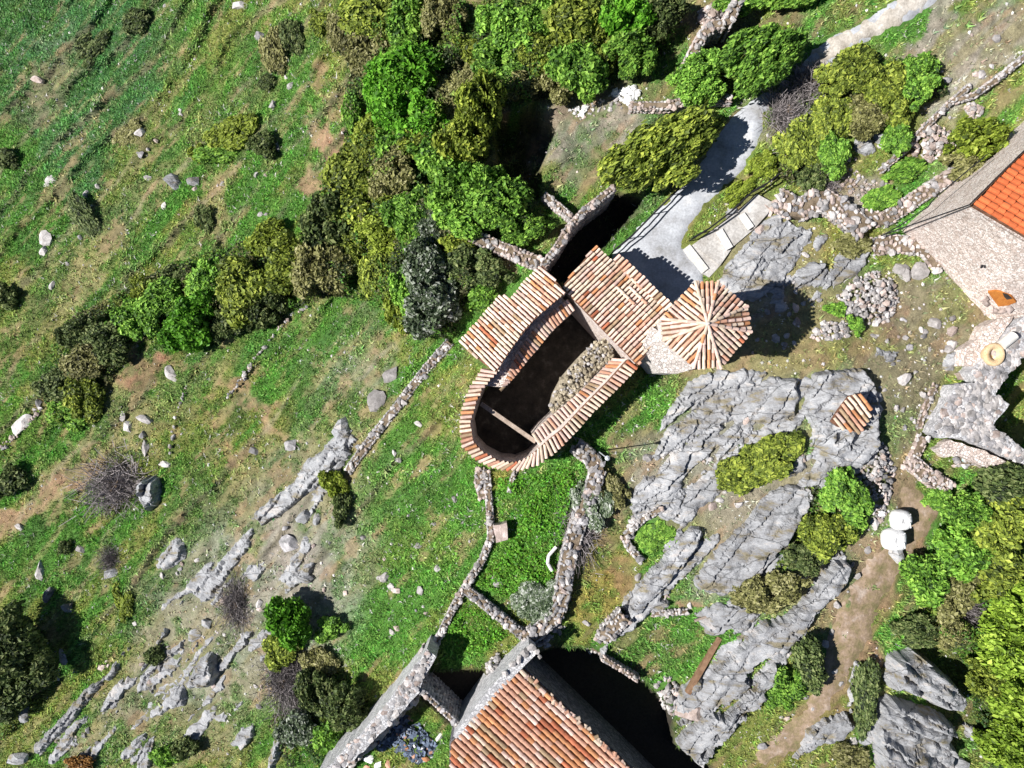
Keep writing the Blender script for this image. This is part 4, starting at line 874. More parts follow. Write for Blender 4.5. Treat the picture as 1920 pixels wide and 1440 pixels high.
for k, (x, y) in enumerate(((1846,560),(1850,570),(1858,578),(1868,582),(1880,582),(1893,580))):
    me = py_mesh('sill_stone', *SB[k % 8], M_stone2); o = link_mesh('sill_stone', me, rh); o.matrix_basis = Matrix.Translation(on_wall(x, y, .05) - rh.location) @ rotm(.2, .1, k) @ Matrix.Diagonal((.5, .36, .3, 1))
mb = MB(); mb.tube(on_wall(1842, 498, .02), on_wall(1842, 498, -.0) + Vector((-.1, -.1, .08)), .06, .06, 8); mb.build('wall_spout', M_black, rh)
def cable(pts, rad, name, label, group=None, mat=None, cat='cable'):
    mb = MB(); P = [Wp(*p) for p in pts]
    for a, b_ in zip(P, P[1:]):
        mid = (a + b_) / 2 - Vector((0, 0, (b_ - a).length * .01)); mb.tube(a, mid, rad, rad, 5); mb.tube(mid, b_, rad, rad, 5)
    o = mb.build(name, mat or M_black, None, loc=P[0]); return tag(o, label, cat, group)
cable([(1652,442,1.6),(1700,425,3.0),(1818,384,6.8),(1935,268,6.8)], .035, 'gutter_cable', 'thick black cable running along the edge of the bright orange roof')
cable([(1657,440,1.9),(1692,420,2.4),(1740,388,3.6),(1752,372,3.8),(1790,340,4.2),(1850,290,4.6)], .03, 'service_cable', 'thin dark cable crossing the pinkish stones below the small green tree')

# ------------------------------------------------------------------ walls
stone_wall([(652,884),(668,860),(690,830),(722,790),(760,742),(800,690),(842,642)], .42, .32, 'dry stone wall climbing diagonally from the rock shelf to the church roof corner', 1, .28, (7, 1, 3))
stone_wall([(912,884),(916,930),(920,985),(920,1012),(904,1052),(884,1084),(866,1112),(845,1150),(826,1190),(806,1222)], .30, .45, 'thin winding stone wall from the tip of the apse down to the parapet', 2, .26, (8, 1, 1))
stone_wall([(1082,838),(1112,862),(1122,884),(1108,930),(1090,970),(1076,1010),(1064,1060),(1056,1110),(1046,1150),(1012,1184),(985,1202)], .78, .7, 'broad grey dry stone wall enclosing the green garden on its right side', 3, .30, (5, 1, 5))
stone_wall([(872,1106),(898,1126),(930,1152),(962,1178),(990,1200)], .45, .5, 'short straight stone wall closing the bottom of the green garden', 4, .28, (4, 1, 5))
stone_wall([(900,880),(898,905),(906,935)], .4, .35, 'stub of pinkish stones left of the winding wall, just under the apse', 5, .28, (3, 5, 1), name='wall_stub')
stone_wall([(966,886),(960,900),(955,922)], .16, .25, 'narrow pale kerb branching right under the apse coping', 6, .2, (8, 1, 0), name='stone_kerb', cat='kerb')
stone_wall([(802,1226),(786,1262),(770,1290)], .75, 1.0, 'wide top of the parapet beside the dark roofless room', 7, .34, (5, 4, 3), name='parapet_wall')
stone_wall([(772,1282),(742,1318),(700,1366),(655,1418),(615,1462)], .50, .9, 'outer line of pale coping stones running down to the bottom edge', 8, .30, (5, 1, 6), name='parapet_wall')
stone_wall([(790,1295),(770,1316),(735,1350),(700,1386),(660,1426),(625,1465)], .42, 1.05, 'inner line of large whitish coping slabs above the slate heap', 9, .52, (8, 1, 1), broken=.02, name='parapet_wall')
stone_wall([(776,1286),(800,1306),(830,1334),(860,1364)], .22, 0, 'narrow pale wall dividing the slate yard from the dark roofless room', 10, .26, (3, 1, 7), top=1.3)  # grey stones favoured to paint the shade on its room-side face
stone_wall([(884,440),(920,456),(965,474),(1015,494)], .62, 1.0, 'thick pinkish wall end standing left of the church roof, overhung by green leaves', 11, .30, (4, 6, 1))
stone_wall([(1022,494),(1046,462),(1068,425),(1092,398),(1120,376),(1150,352)], .30, 0, 'tall retaining wall with pale top above the dark sunken lane', 12, .28, (5, 6, 1), top=2.2)
stone_wall([(1022,366),(1046,384),(1070,404)], .30, 1.0, 'short broken wall meeting the tall retaining wall at its middle', 13, .28, (6, 4, 0))
stone_wall([(1112,1222),(1140,1190),(1172,1158)], .8, .9, 'bright rubble wall end that stops at the dark alley', 14, .30, (8, 1, 1))
stone_wall([(1134,1238),(1165,1256),(1196,1276)], .22, 0, 'thin cream edging stones between the planted bed and the dark alley', 15, .28, (3, 7, 0), top=.55)
stone_wall([(1240,955),(1205,975),(1172,1008),(1182,1030),(1205,1052)], .30, .35, 'low white stone kerb around the small walled green bed', 16, .28, (8, 1, 2))
stone_wall([(1225,1152),(1262,1150),(1290,1148)], .25, .3, 'row of whitish stones at the upper side of the planted bed', 17, .26, (8, 1, 0))
stone_wall([(1186,196),(1250,196),(1310,184),(1372,182)], .36, .8, 'pinkish roadside wall below the hedges, next to the shaded path', 18, .28, (5, 6, 0))
stone_wall([(1462,372),(1500,392),(1545,372),(1590,400),(1622,432)], 1.15, .6, 'heavy ruined wall of cream and grey stones right of the stairs', 19, .34, (5, 5, 3))
stone_wall([(1756,722),(1740,760),(1726,800)], .24, .25, 'low kerb of cream stones left of the big grey wall', 20, .26, (5, 6, 0), name='stone_kerb', cat='kerb')
stone_wall([(1300,100),(1320,62),(1340,44),(1366,40),(1385,0)], .45, 2.0, 'pale curved ruin wall at the top edge between the hedges', 21, .30, (6, 5, 0))
stone_wall([(1800,186),(1832,176),(1868,150),(1925,105)], .25, .4, 'thin terrace kerb near the upper right corner', 22, .26, (6, 3, 2), name='stone_kerb', cat='kerb')
stone_wall([(1655,318),(1700,280),(1735,240),(1770,205),(1820,160)], .22, .35, 'thin broken line of cream stones beside the ruined stone block', 23, .24, (6, 3, 2), name='stone_kerb', cat='kerb')
stone_wall([(1640,462),(1680,455),(1740,462),(1770,500)], .9, .3, 'band of bright white and pink stones at the foot of the right house', 24, .32, (7, 4, 0))
stone_wall([(1795,865),(1850,860),(1900,900)], .5, .35, 'loose bright stones edging the thicket below the big grey wall', 25, .3, (6, 4, 2), broken=.3)
stone_wall([(1712,866),(1745,895),(1785,918)], .75, .45, 'pinkish tumbled wall behind the grey planks', 26, .28, (4, 7, 0))
stone_wall([(1735,820),(1722,850),(1712,870)], .45, .4, 'short pink wall side of the ruined square plot on the right', 27, .28, (4, 7, 0))
stone_wall([(1600,400),(1660,412),(1700,385),(1760,345),(1830,300)], .7, .35, 'rough terrace of pale stones under the thin service cable', 28, .32, (6, 5, 2), broken=.2)
stone_wall([(575,575),(545,592),(520,620),(490,655),(465,690),(445,720),(425,745)], .22, .25, 'thin broken line of pale stones edging the green terrace left of the mauve tree', 29, .26, (7, 3, 2), broken=.35, sides=False, core=False, name='terrace_edging', cat='stones')
stone_wall([(350,720),(335,760),(325,800),(318,850)], .16, .15, 'faint line of small stones on the left slope below the long white boulder', 30, .22, (7, 2, 2), broken=.4, sides=False, core=False, name='terrace_edging', cat='stones')
stone_wall([(0,842),(30,815),(60,785),(72,765)], .35, .25, 'pink and white stone edging at the left border of the picture', 31, .3, (4, 6, 1), broken=.2, core=False, sides=False, name='terrace_edging', cat='stones')

rubble([(1562,560),(1600,522),(1640,505),(1672,520),(1688,560),(1668,600),(1640,612),(1600,600),(1572,590)], 330, .26, 'large white rubble heap beyond the tower shadow', 1, .6)
rubble([(1512,635),(1545,600),(1590,605),(1592,635),(1550,640)], 110, .24, 'smaller white rubble heap at the tip of the tower shadow', 2, .35)
rubble([(1632,812),(1662,830),(1678,880),(1672,930),(1660,975),(1642,985),(1628,940),(1608,900),(1600,875),(1628,858)], 300, .22, 'long strip of white and grey rubble beside the dirt track', 3, .45, (4, 2, 4))
rubble([(1560,300),(1610,320),(1660,350),(1640,385),(1580,375),(1540,350)], 150, .16, 'pinkish gravelly rubble patch above the heavy ruined wall', 4, .1, (3, 6, 1))
rubble([(1700,262),(1735,228),(1772,240),(1790,272),(1762,300),(1735,308),(1708,290)], 160, .28, 'square block of pink ruined masonry beside the small green tree', 5, .7, (3, 7, 0), name='ruined_masonry', cat='ruin')
rubble([(1802,205),(1815,192),(1840,196),(1844,215),(1822,228)], 50, .26, 'small pink masonry block at the end of the thin terrace kerb', 6, .5, (3, 6, 1), name='ruined_masonry', cat='ruin')
rubble([(1305,20),(1345,10),(1370,30),(1345,48),(1318,66)], 160, .3, 'pale pink masonry heap inside the curved ruin at the top edge', 7, 1.6, (4, 6, 0), name='ruined_masonry', cat='ruin')
rubble([(1205,1100),(1245,1098),(1258,1120),(1230,1145),(1205,1150)], 60, .2, 'pinkish pebbly rubble on the rock beside the planted bed', 8, .3, (3, 7, 0))
rubble([(985,1195),(1030,1180),(1050,1160),(1062,1175),(1030,1210),(985,1225),(965,1245),(950,1230)], 90, .24, 'white stones spilled where the garden walls meet the lower house', 9, .35)
rubble([(908,1232),(935,1222),(945,1245),(925,1275),(908,1262)], 40, .32, 'bright bluish-white stones at the corner of the dark roofless room', 10, 1.3, (9, 0, 2))
rubble([(1225,1285),(1248,1262),(1275,1275),(1280,1310),(1265,1345),(1240,1325)], 90, .28, 'white boulders heaped on the rim of the dark alley', 11, .5)
rubble([(1165,1020),(1182,968),(1225,950),(1235,965),(1200,985),(1185,1010)], 60, .26, 'white loose stones on the left side of the walled green bed', 12, .25)
rubble([(1070,205),(1110,190),(1160,165),(1200,175),(1195,200),(1130,215),(1080,235)], 60, .2, 'scattered white debris in the brown clearing between the hedges', 13, .08, (9, 1, 0), name='debris', cat='debris')

rubble([(1148,172),(1180,160),(1204,172),(1196,196),(1160,192)], 45, .36, 'brightest bluish-white debris in the clearing above the roadside wall', 14, .5, (1,), name='debris', cat='debris', mats=[M_bag])
rubble([(1062,206),(1095,192),(1110,204),(1085,222)], 22, .26, 'small cluster of white debris at the left end of the clearing', 15, .3, (1,), name='debris', cat='debris', mats=[M_bag])
# big grey masonry mass on the right
def mass(poly, z, zb, label, seed, name='ruined_wall', mat=None, cat='wall', rough=.12, slope=None):
    W2 = [Wp(x, y, z).to_2d() for x, y in poly]; B = densify(W2, .3, .05, seed); Bn = np.array([(p.x, p.y) for p in B]); x0, y0 = Bn.min(0); x1, y1 = Bn.max(0)
    xs, ys = np.meshgrid(np.arange(x0, x1, .16), np.arange(y0, y1, .16)); xs = xs.ravel(); ys = ys.ravel()
    d = poly_sd(xs, ys, Bn); k = d > .08; n = len(Bn)
    pts = [Vector((float(a), float(c))) for a, c in zip(np.concatenate([Bn[:, 0], xs[k]]), np.concatenate([Bn[:, 1], ys[k]]))]
    vs, es, fs, *_ = mg.delaunay_2d_cdt(pts, [(i, (i + 1) % n) for i in range(n)], [], 1, 1e-4)
    A = np.array([(p.x, p.y) for p in vs]); zz = z + (fbm(A[:, 0] * 2.2, A[:, 1] * 2.2, seed) - .5) * rough * 2 + (fbm(A[:, 0] * .5, A[:, 1] * .5, seed + 1) - .5) * rough * 3
    L = Vector((float(A[:, 0].mean()), float(A[:, 1].mean()), zb)); V = [(a[0] - L.x, a[1] - L.y, h_ - L.z) for a, h_ in zip(A, zz)]
    T = []
    for f in fs:
        a, b_, c = f[:3]
        ar = (A[b_, 0] - A[a, 0]) * (A[c, 1] - A[a, 1]) - (A[b_, 1] - A[a, 1]) * (A[c, 0] - A[a, 0]); T.append((a, b_, c) if ar > 0 else (a, c, b_))
    edge = {}
    for t_ in T:
        for i in range(3): edge[(t_[i], t_[(i + 1) % 3])] = 1
    bd = [e for e in edge if (e[1], e[0]) not in edge]; m_ = {}
    for a, b_ in bd:
        for q in (a, b_):
            if q not in m_: m_[q] = len(V); V.append((V[q][0], V[q][1], -1.0))
        T.append((b_, a, m_[a], m_[b_]))
    return tag(link_mesh(name, py_mesh(name, V, T, mat or M_masong), None, L), label, cat)
gw = mass([(1975,560),(1915,598),(1868,648),(1822,698),(1834,718),(1792,722),(1770,765),(1745,812),(1762,822),(1800,820),(1850,838),(1925,872),(1985,905),(1990,880),(1925,846),(1862,800),(1892,758),(1866,740),(1892,700),(1955,625),(1990,600)], 2.4, .9,
     'massive L-shaped grey stone wall at the right edge, below the orange-roofed house', 5, rough=.10)
mass([(1752,842),(1780,824),(1835,842),(1915,878),(1905,905),(1858,882),(1800,855),(1770,858)], 1.9, .9, 'pinkish lower ledge in front of the massive grey wall', 8, mat=M_mason)
mass([(1850,610),(1870,598),(1905,590),(1880,625),(1852,660),(1838,690),(1808,686),(1808,655),(1836,636)], 2.1, .9, 'small pinkish masonry bench at the foot of the right house corner', 9, mat=M_mason)
mass([(1795,700),(1832,690),(1850,700),(1836,716),(1800,712)], 1.55, .9, 'weathered brown wooden-looking ledge where the grey wall bends', 10, mat=M_wood, name='ledge', cat='ledge')
mass([(1722,756),(1752,728),(1760,742),(1745,790),(1730,806),(1716,800)], 1.3, .9, 'small brown soil-filled planter left of the massive grey wall', 11, mat=M_core, name='planter', cat='planter')
mass([(800,1218),(818,1232),(800,1262),(786,1300),(742,1346),(690,1400),(640,1446),(600,1480),(585,1470),(640,1412),(690,1360),(735,1305),(768,1262)], 1.5, -2.5, 'cream and grey rubble body of the broad parapet beside the dark roofless room', 12, name='parapet_body', rough=.07)

def top_stones(obj, poly, z, n, size, seed, wts=(5, 1, 4)):
    r = random.Random(seed); P = np.array(poly, float); pc = Pieces('stone', obj, SBs, STONEM); k = 0
    while k < n:
        x, y = r.uniform(P[:, 0].min(), min(1960, P[:, 0].max())), r.uniform(P[:, 1].min(), P[:, 1].max())
        if poly_sd(np.array([x]), np.array([y]), poly)[0] < 2: continue
        s = size * r.choice((.6, .9, 1, 1.3)) * r.uniform(.8, 1.2); pc.add(stone_M(Wp(x, y, z - .02 + r.uniform(-.03, .05)), s * 1.35, s, s * .5, r.uniform(-.3, .3) + A48 + r.choice((0, 1.57)), r, .12), r.randrange(5), pick(r, wts), s); k += 1
    pc.finish('stone_paving')
top_stones(gw, [(1960,570),(1915,598),(1868,648),(1822,698),(1834,718),(1792,722),(1770,765),(1745,812),(1762,822),(1800,820),(1850,838),(1925,872),(1960,890),(1925,846),(1862,800),(1892,758),(1866,740),(1892,700),(1955,625)], 2.4, 620, .26, 3)
for o_ in [o for o in bpy.data.objects if o.name.startswith('parapet_body')]: top_stones(o_, [(800,1222),(814,1232),(796,1262),(782,1300),(740,1344),(690,1398),(640,1444),(600,1470),(640,1414),(690,1362),(735,1308),(768,1266)], 1.5, 300, .24, 4, (5, 2, 4))
# ------------------------------------------------------------------ stairs, railings, lamp post
st_ = empty('concrete_stairs', G(1360, 430), 'broad pale concrete stairs with white step edges climbing right of the plaza', 'stairs')
stair = [([(1283,468),(1300,458),(1350,498),(1330,520),(1316,512)], .18), ([(1300,458),(1345,425),(1375,462),(1350,498)], .36), ([(1345,425),(1385,396),(1415,428),(1375,462)], .58), ([(1385,396),(1420,364),(1450,380),(1440,400),(1415,428)], .8)]
for i, (p, z) in enumerate(stair):
    z = max(max(G(*q).z for q in p) + .06, (stair[i - 1][1] + .1) if i else 0); stair[i] = (p, z)
    P = [Wp(x, y, z) for x, y in p][::-1]
    ar = sum(P[k].x * P[(k + 1) % len(P)].y - P[(k + 1) % len(P)].x * P[k].y for k in range(len(P)))
    if ar < 0: P = P[::-1]
    mb = MB(); mb.prism([tuple(v) for v in P], [(v.x, v.y, -.5) for v in P]); mb.build('step', M_conc2, st_)
for i, (a, b_, z, wd) in enumerate((((1287,463),(1322,508),stair[0][1]+.03,.42),((1348,432),(1368,466),stair[2][1]+.03,.36),((1390,402),(1408,428),stair[3][1]+.03,.34))):
    A_, B_ = Wp(*a, z), Wp(*b_, z); d = B_ - A_; mb = MB(); mb.box((A_ + B_) / 2, d.length, wd, .16, math.atan2(d.y, d.x)); mb.build('step_edge', M_step, st_)
KEEP_CLEAR += [[(1280,462),(1420,355),(1460,380),(1340,525)]]
def railing(pts, label, h=1.0, n_rails=2, post=1.6, double=0):
    P = [G(*p) for p in pts]; t = empty('handrail', P[0], label, 'railing'); mbp = MB(); mr = [MB() for _ in range(n_rails)]
    for a, b_ in zip(P, P[1:]):
        k = max(1, round((b_ - a).length / post))
        for j in range(k + 1):
            q = a.lerp(b_, j / k)
            m_ = MB(); m_.tube(q - Vector((0, 0, .1)), q + Vector((0, 0, h)), .028, .028, 6); m_.build('post', M_black, t)
        for i in range(n_rails): mr[i].tube(a + Vector((0, 0, h * (i + 1) / n_rails)), b_ + Vector((0, 0, h * (i + 1) / n_rails)), .045, .045, 6)
    for m_ in mr: m_.build('rail', M_black, t)
    return t
railing([(1144,478),(1180,448),(1225,402),(1262,366),(1292,336)], 'black iron handrail on the left side of the blue-grey plaza')
railing([(1292,452),(1320,436),(1362,404),(1400,368),(1428,352),(1448,336)], 'black iron handrail between the stairs and the grass verge')
lp = G(1122, 846); t = empty('lamp_post', lp, 'thin dark pole whose long shadow crosses the dry grass right of the apse', 'pole')
mb = MB(); mb.tube(lp - Vector((0, 0, .2)), lp + Vector((0, 0, 3.2)), .035, .028, 8); mb.build('pole', M_zinc, t)
mb = MB(); mb.tube(lp + Vector((0, 0, 3.2)), lp + Vector((0, 0, 3.45)), .06, .10, 8); mb.tube(lp + Vector((0, 0, 3.45)), lp + Vector((0, 0, 3.52)), .13, .03, 8); mb.build('lamp_head', M_zinc, t)

# ------------------------------------------------------------------ small roof patch on the rock dome
sr = empty('small_tiled_cover', G(1598, 775), 'little patch of orange and cream barrel tiles lying on the grey rock dome', 'roof')
g = hgt(*Wp(1598, 775, 2.8).to_2d()); zt = float(g) + 1.05
plS = plane3((1595,742,zt + .25),(1570,795,zt + .05),(1632,790,zt - .05))
ps = Pieces('tile', sr, TB, TILES)
tile_roof(ps, [(1592,742),(1612,738),(1632,760),(1630,778),(1612,812),(1570,800),(1558,790),(1572,768)], plS, ((1590,755),(1618,792)), .24, (34, 10, 14, 30, 4, 6), sr, 77, tl=.5); ps.finish()

# ------------------------------------------------------------------ sacks, jar, planks, beams, odds and ends
def sack(px, py, sx, sy, h, label, seed, group=None):
    r = random.Random(seed); g = G(px, py); V = []; F = []; n = 18; rings = [(0, .86), (.25, 1.0), (.6, 1.02), (.85, .9), (.98, .66), (1.0, .34), (.93, .12)]
    for z, k in rings:
        for i in range(n):
            t = 2 * math.pi * i / n; sq = 1 / max(abs(math.cos(t)), abs(math.sin(t))) ** .55
            rr_ = k * sq * (1 + r.uniform(-.06, .06)) * .5; V.append((rr_ * sx * math.cos(t), rr_ * sy * math.sin(t), z * h + r.uniform(-.04, .04)))
    V.append((0, 0, .84 * h))
    for a in range(len(rings) - 1):
        for i in range(n): F.append((a * n + i, a * n + (i + 1) % n, (a + 1) * n + (i + 1) % n, (a + 1) * n + i))
    b0 = (len(rings) - 1) * n
    for i in range(n): F.append((b0 + i, b0 + (i + 1) % n, len(V) - 1))
    t = empty('builders_sack', g, label, 'sack', group); o = link_mesh('bag', py_mesh('bag', V, F, M_bag, True), t)
    for k in range(4):
        a = math.pi / 4 + k * math.pi / 2; mb = MB(); p = g + Vector((sx * .48 * math.cos(a), sy * .48 * math.sin(a), h * .9)); q = g + Vector((sx * .25 * math.cos(a + .5), sy * .25 * math.sin(a + .5), h * 1.03))
        mb.tube(p, q, .035, .03, 5); mb.build('strap', M_bag, t)
    return t
sack(1681,972,1.0,1.05,.8,'upper of the two big white sacks beside the dirt track',1,'white sacks by the track')
sack(1668,1008,1.15,1.15,.85,'lower and rounder of the two big white sacks beside the dirt track',2,'white sacks by the track')
sack(1650,962,.36,.3,.25,'small white bundle left of the two big white sacks',3)
g = G(1829, 667, .95); t = empty('stone_planter', g, 'round ochre stone ring with a hollow centre beside the grey wall', 'planter'); V = []; F = []; n = 20
prof = [(.34, 0), (.45, .3), (.46, .52), (.40, .58), (.24, .54), (.20, .3), (.0, .28)]
for rr_, z in prof:
    for i in range(n): a = 2 * math.pi * i / n; V.append((rr_ * 1.15 * math.cos(a), rr_ * 1.3 * math.sin(a), z))
for a in range(len(prof) - 1):
    for i in range(n): F.append((a * n + i, a * n + (i + 1) % n, (a + 1) * n + (i + 1) % n, (a + 1) * n + i))
link_mesh('ring', py_mesh('ring', V, F, M_ochre, True), t)
g = G(1852, 642, 1.1); mb = MB(); mb.tube(g + Vector((-.3, -.25, .32)), g + Vector((.32, .28, .38)), .26, .26, 14); tag(mb.build('stone_drum', M_step, None, loc=g), 'white cylindrical drum lying next to the ochre stone ring', 'drum')
r = random.Random(4)
for i in range(9):
    a = G(1706 + i * 1.6 + r.uniform(-3, 3), 878 - i * 1.2 + r.uniform(-3, 8)); b_ = G(1738 + i * 3.4, 908 + r.uniform(-10, 8)); d = b_ - a; mb = MB()
    c = (a + b_) / 2 + Vector((0, 0, .08 + .03 * i)); mb.box(c, d.length, .10, .05, math.atan2(d.y, d.x)); 
    tag(mb.build('plank', M_wood, None, loc=c), 'one of the thin grey planks piled beside the dirt track', 'plank', 'planks piled by the track')
a, b_ = G(1284, 1288), G(1348, 1196); mb = MB(); d = b_ - a; mb.box((a + b_) / 2 + Vector((0, 0, .3)), d.length, .28, .3, math.atan2(d.y, d.x)); mb.V = mb.V
tag(mb.build('timber_beam', M_woodd, None, loc=(a + b_) / 2), 'long brown timber beam lying along the right side of the planted bed', 'beam')
a, b_ = G(1300, 1160), G(1345, 1148); mb = MB(); d = b_ - a; mb.box((a + b_) / 2 + Vector((0, 0, .15)), d.length, .12, .12, math.atan2(d.y, d.x))
tag(mb.build('timber_beam', M_wood, None, loc=(a + b_) / 2), 'thin grey timber above the planted bed', 'beam')
a = [G(1042, 1022), G(1028, 1038), G(1026, 1052), G(1034, 1066)]; mb = MB()
for p, q in zip(a, a[1:]): mb.tube(p + Vector((0, 0, .4)), q + Vector((0, 0, .4)), .09, .09, 8)
tag(mb.build('bent_pipe', M_step, None, loc=a[0]), 'white bent plastic pipe in the green garden near the broad wall', 'pipe')
o = mass([(925,985),(950,980),(952,1012),(930,1018)], .98, .7, 'flat pinkish stone slab beside the winding wall in the green garden', 21, mat=M_stone2, name='flat_slab', cat='slab', rough=.03)
for i, (x, y, s, z, m_, lab) in enumerate(((1796,842,.5,.3,M_bag,'crumpled white plastic sheet, upper piece in the ruined square plot'),(1806,868,.6,.3,M_bag,'crumpled white plastic sheet, larger lower piece in the ruined square plot'),(1800,856,.36,.4,M_blueplast,'teal plastic container between the two white plastic sheets'),
     (692,1420,.5,.3,M_bag,'white crumpled sack left of the blue slate heap'),(708,1432,.4,.3,M_bag,'white crate at the bottom edge below the slate heap'),(762,1398,.32,.5,T_orange,'orange roof-tile fragment on top of the blue slate heap'),(800,1420,.34,.3,T_orange,'orange roof-tile fragment at the right end of the slate heap'),
     (824,1380,.42,.3,M_step,'pale round stone in the grass right of the slate heap'),(728,1430,.34,.3,T_salmon,'salmon tile fragment at the bottom edge near the white crate'),(690,1438,.3,.3,T_salmon,'pinkish tile fragment left of the white crate'))):
    g = G(x, y); V, F = SB[i % 8]; o = link_mesh('debris_piece', py_mesh('debris_piece', V, F, m_), None); o.location = g + Vector((0, 0, z * .5)); o.rotation_euler = (.2, .3, i); o.scale = (s * 1.6, s, s * .5); tag(o, lab, 'debris')
slb = [([(-.5,-.32,0),(.5,-.3,0),(.46,.3,0),(-.48,.34,0),(-.5,-.32,.06),(.5,-.3,.06),(.46,.3,.06),(-.48,.34,.06)], [(4,5,6,7),(0,1,5,4),(1,2,6,5),(2,3,7,6),(3,0,4,7)])]
g = G(760, 1385); t = empty('slate_heap', g, 'heap of dark blue slates and rubbish in the yard at the bottom edge', 'rubble'); psl = Pieces('slate', t, slb, [M_slate, M_bag, T_salmon]); r = random.Random(8)
spoly = [(700,1390),(735,1345),(762,1338),(790,1362),(820,1392),(812,1418),(780,1432),(735,1400),(712,1410)]; k = 0
while k < 290:
    x, y = r.uniform(695, 822), r.uniform(1336, 1434); d = float(poly_sd(np.array([x]), np.array([y]), spoly)[0])
    if d < 0: continue
    q = G(x, y); q.z += min(d / 20, 1) * .4 * r.uniform(.3, 1); s = r.uniform(.16, .38)
    psl.add(Matrix.Translation(q) @ rotm(r.uniform(-.9, .9), r.uniform(-.9, .9), r.uniform(0, 6)) @ Matrix.Diagonal((s, s, s, 1)), 0, pick(r, (80, 6, 4)), s); k += 1
psl.finish(); KEEP_CLEAR.append(spoly)

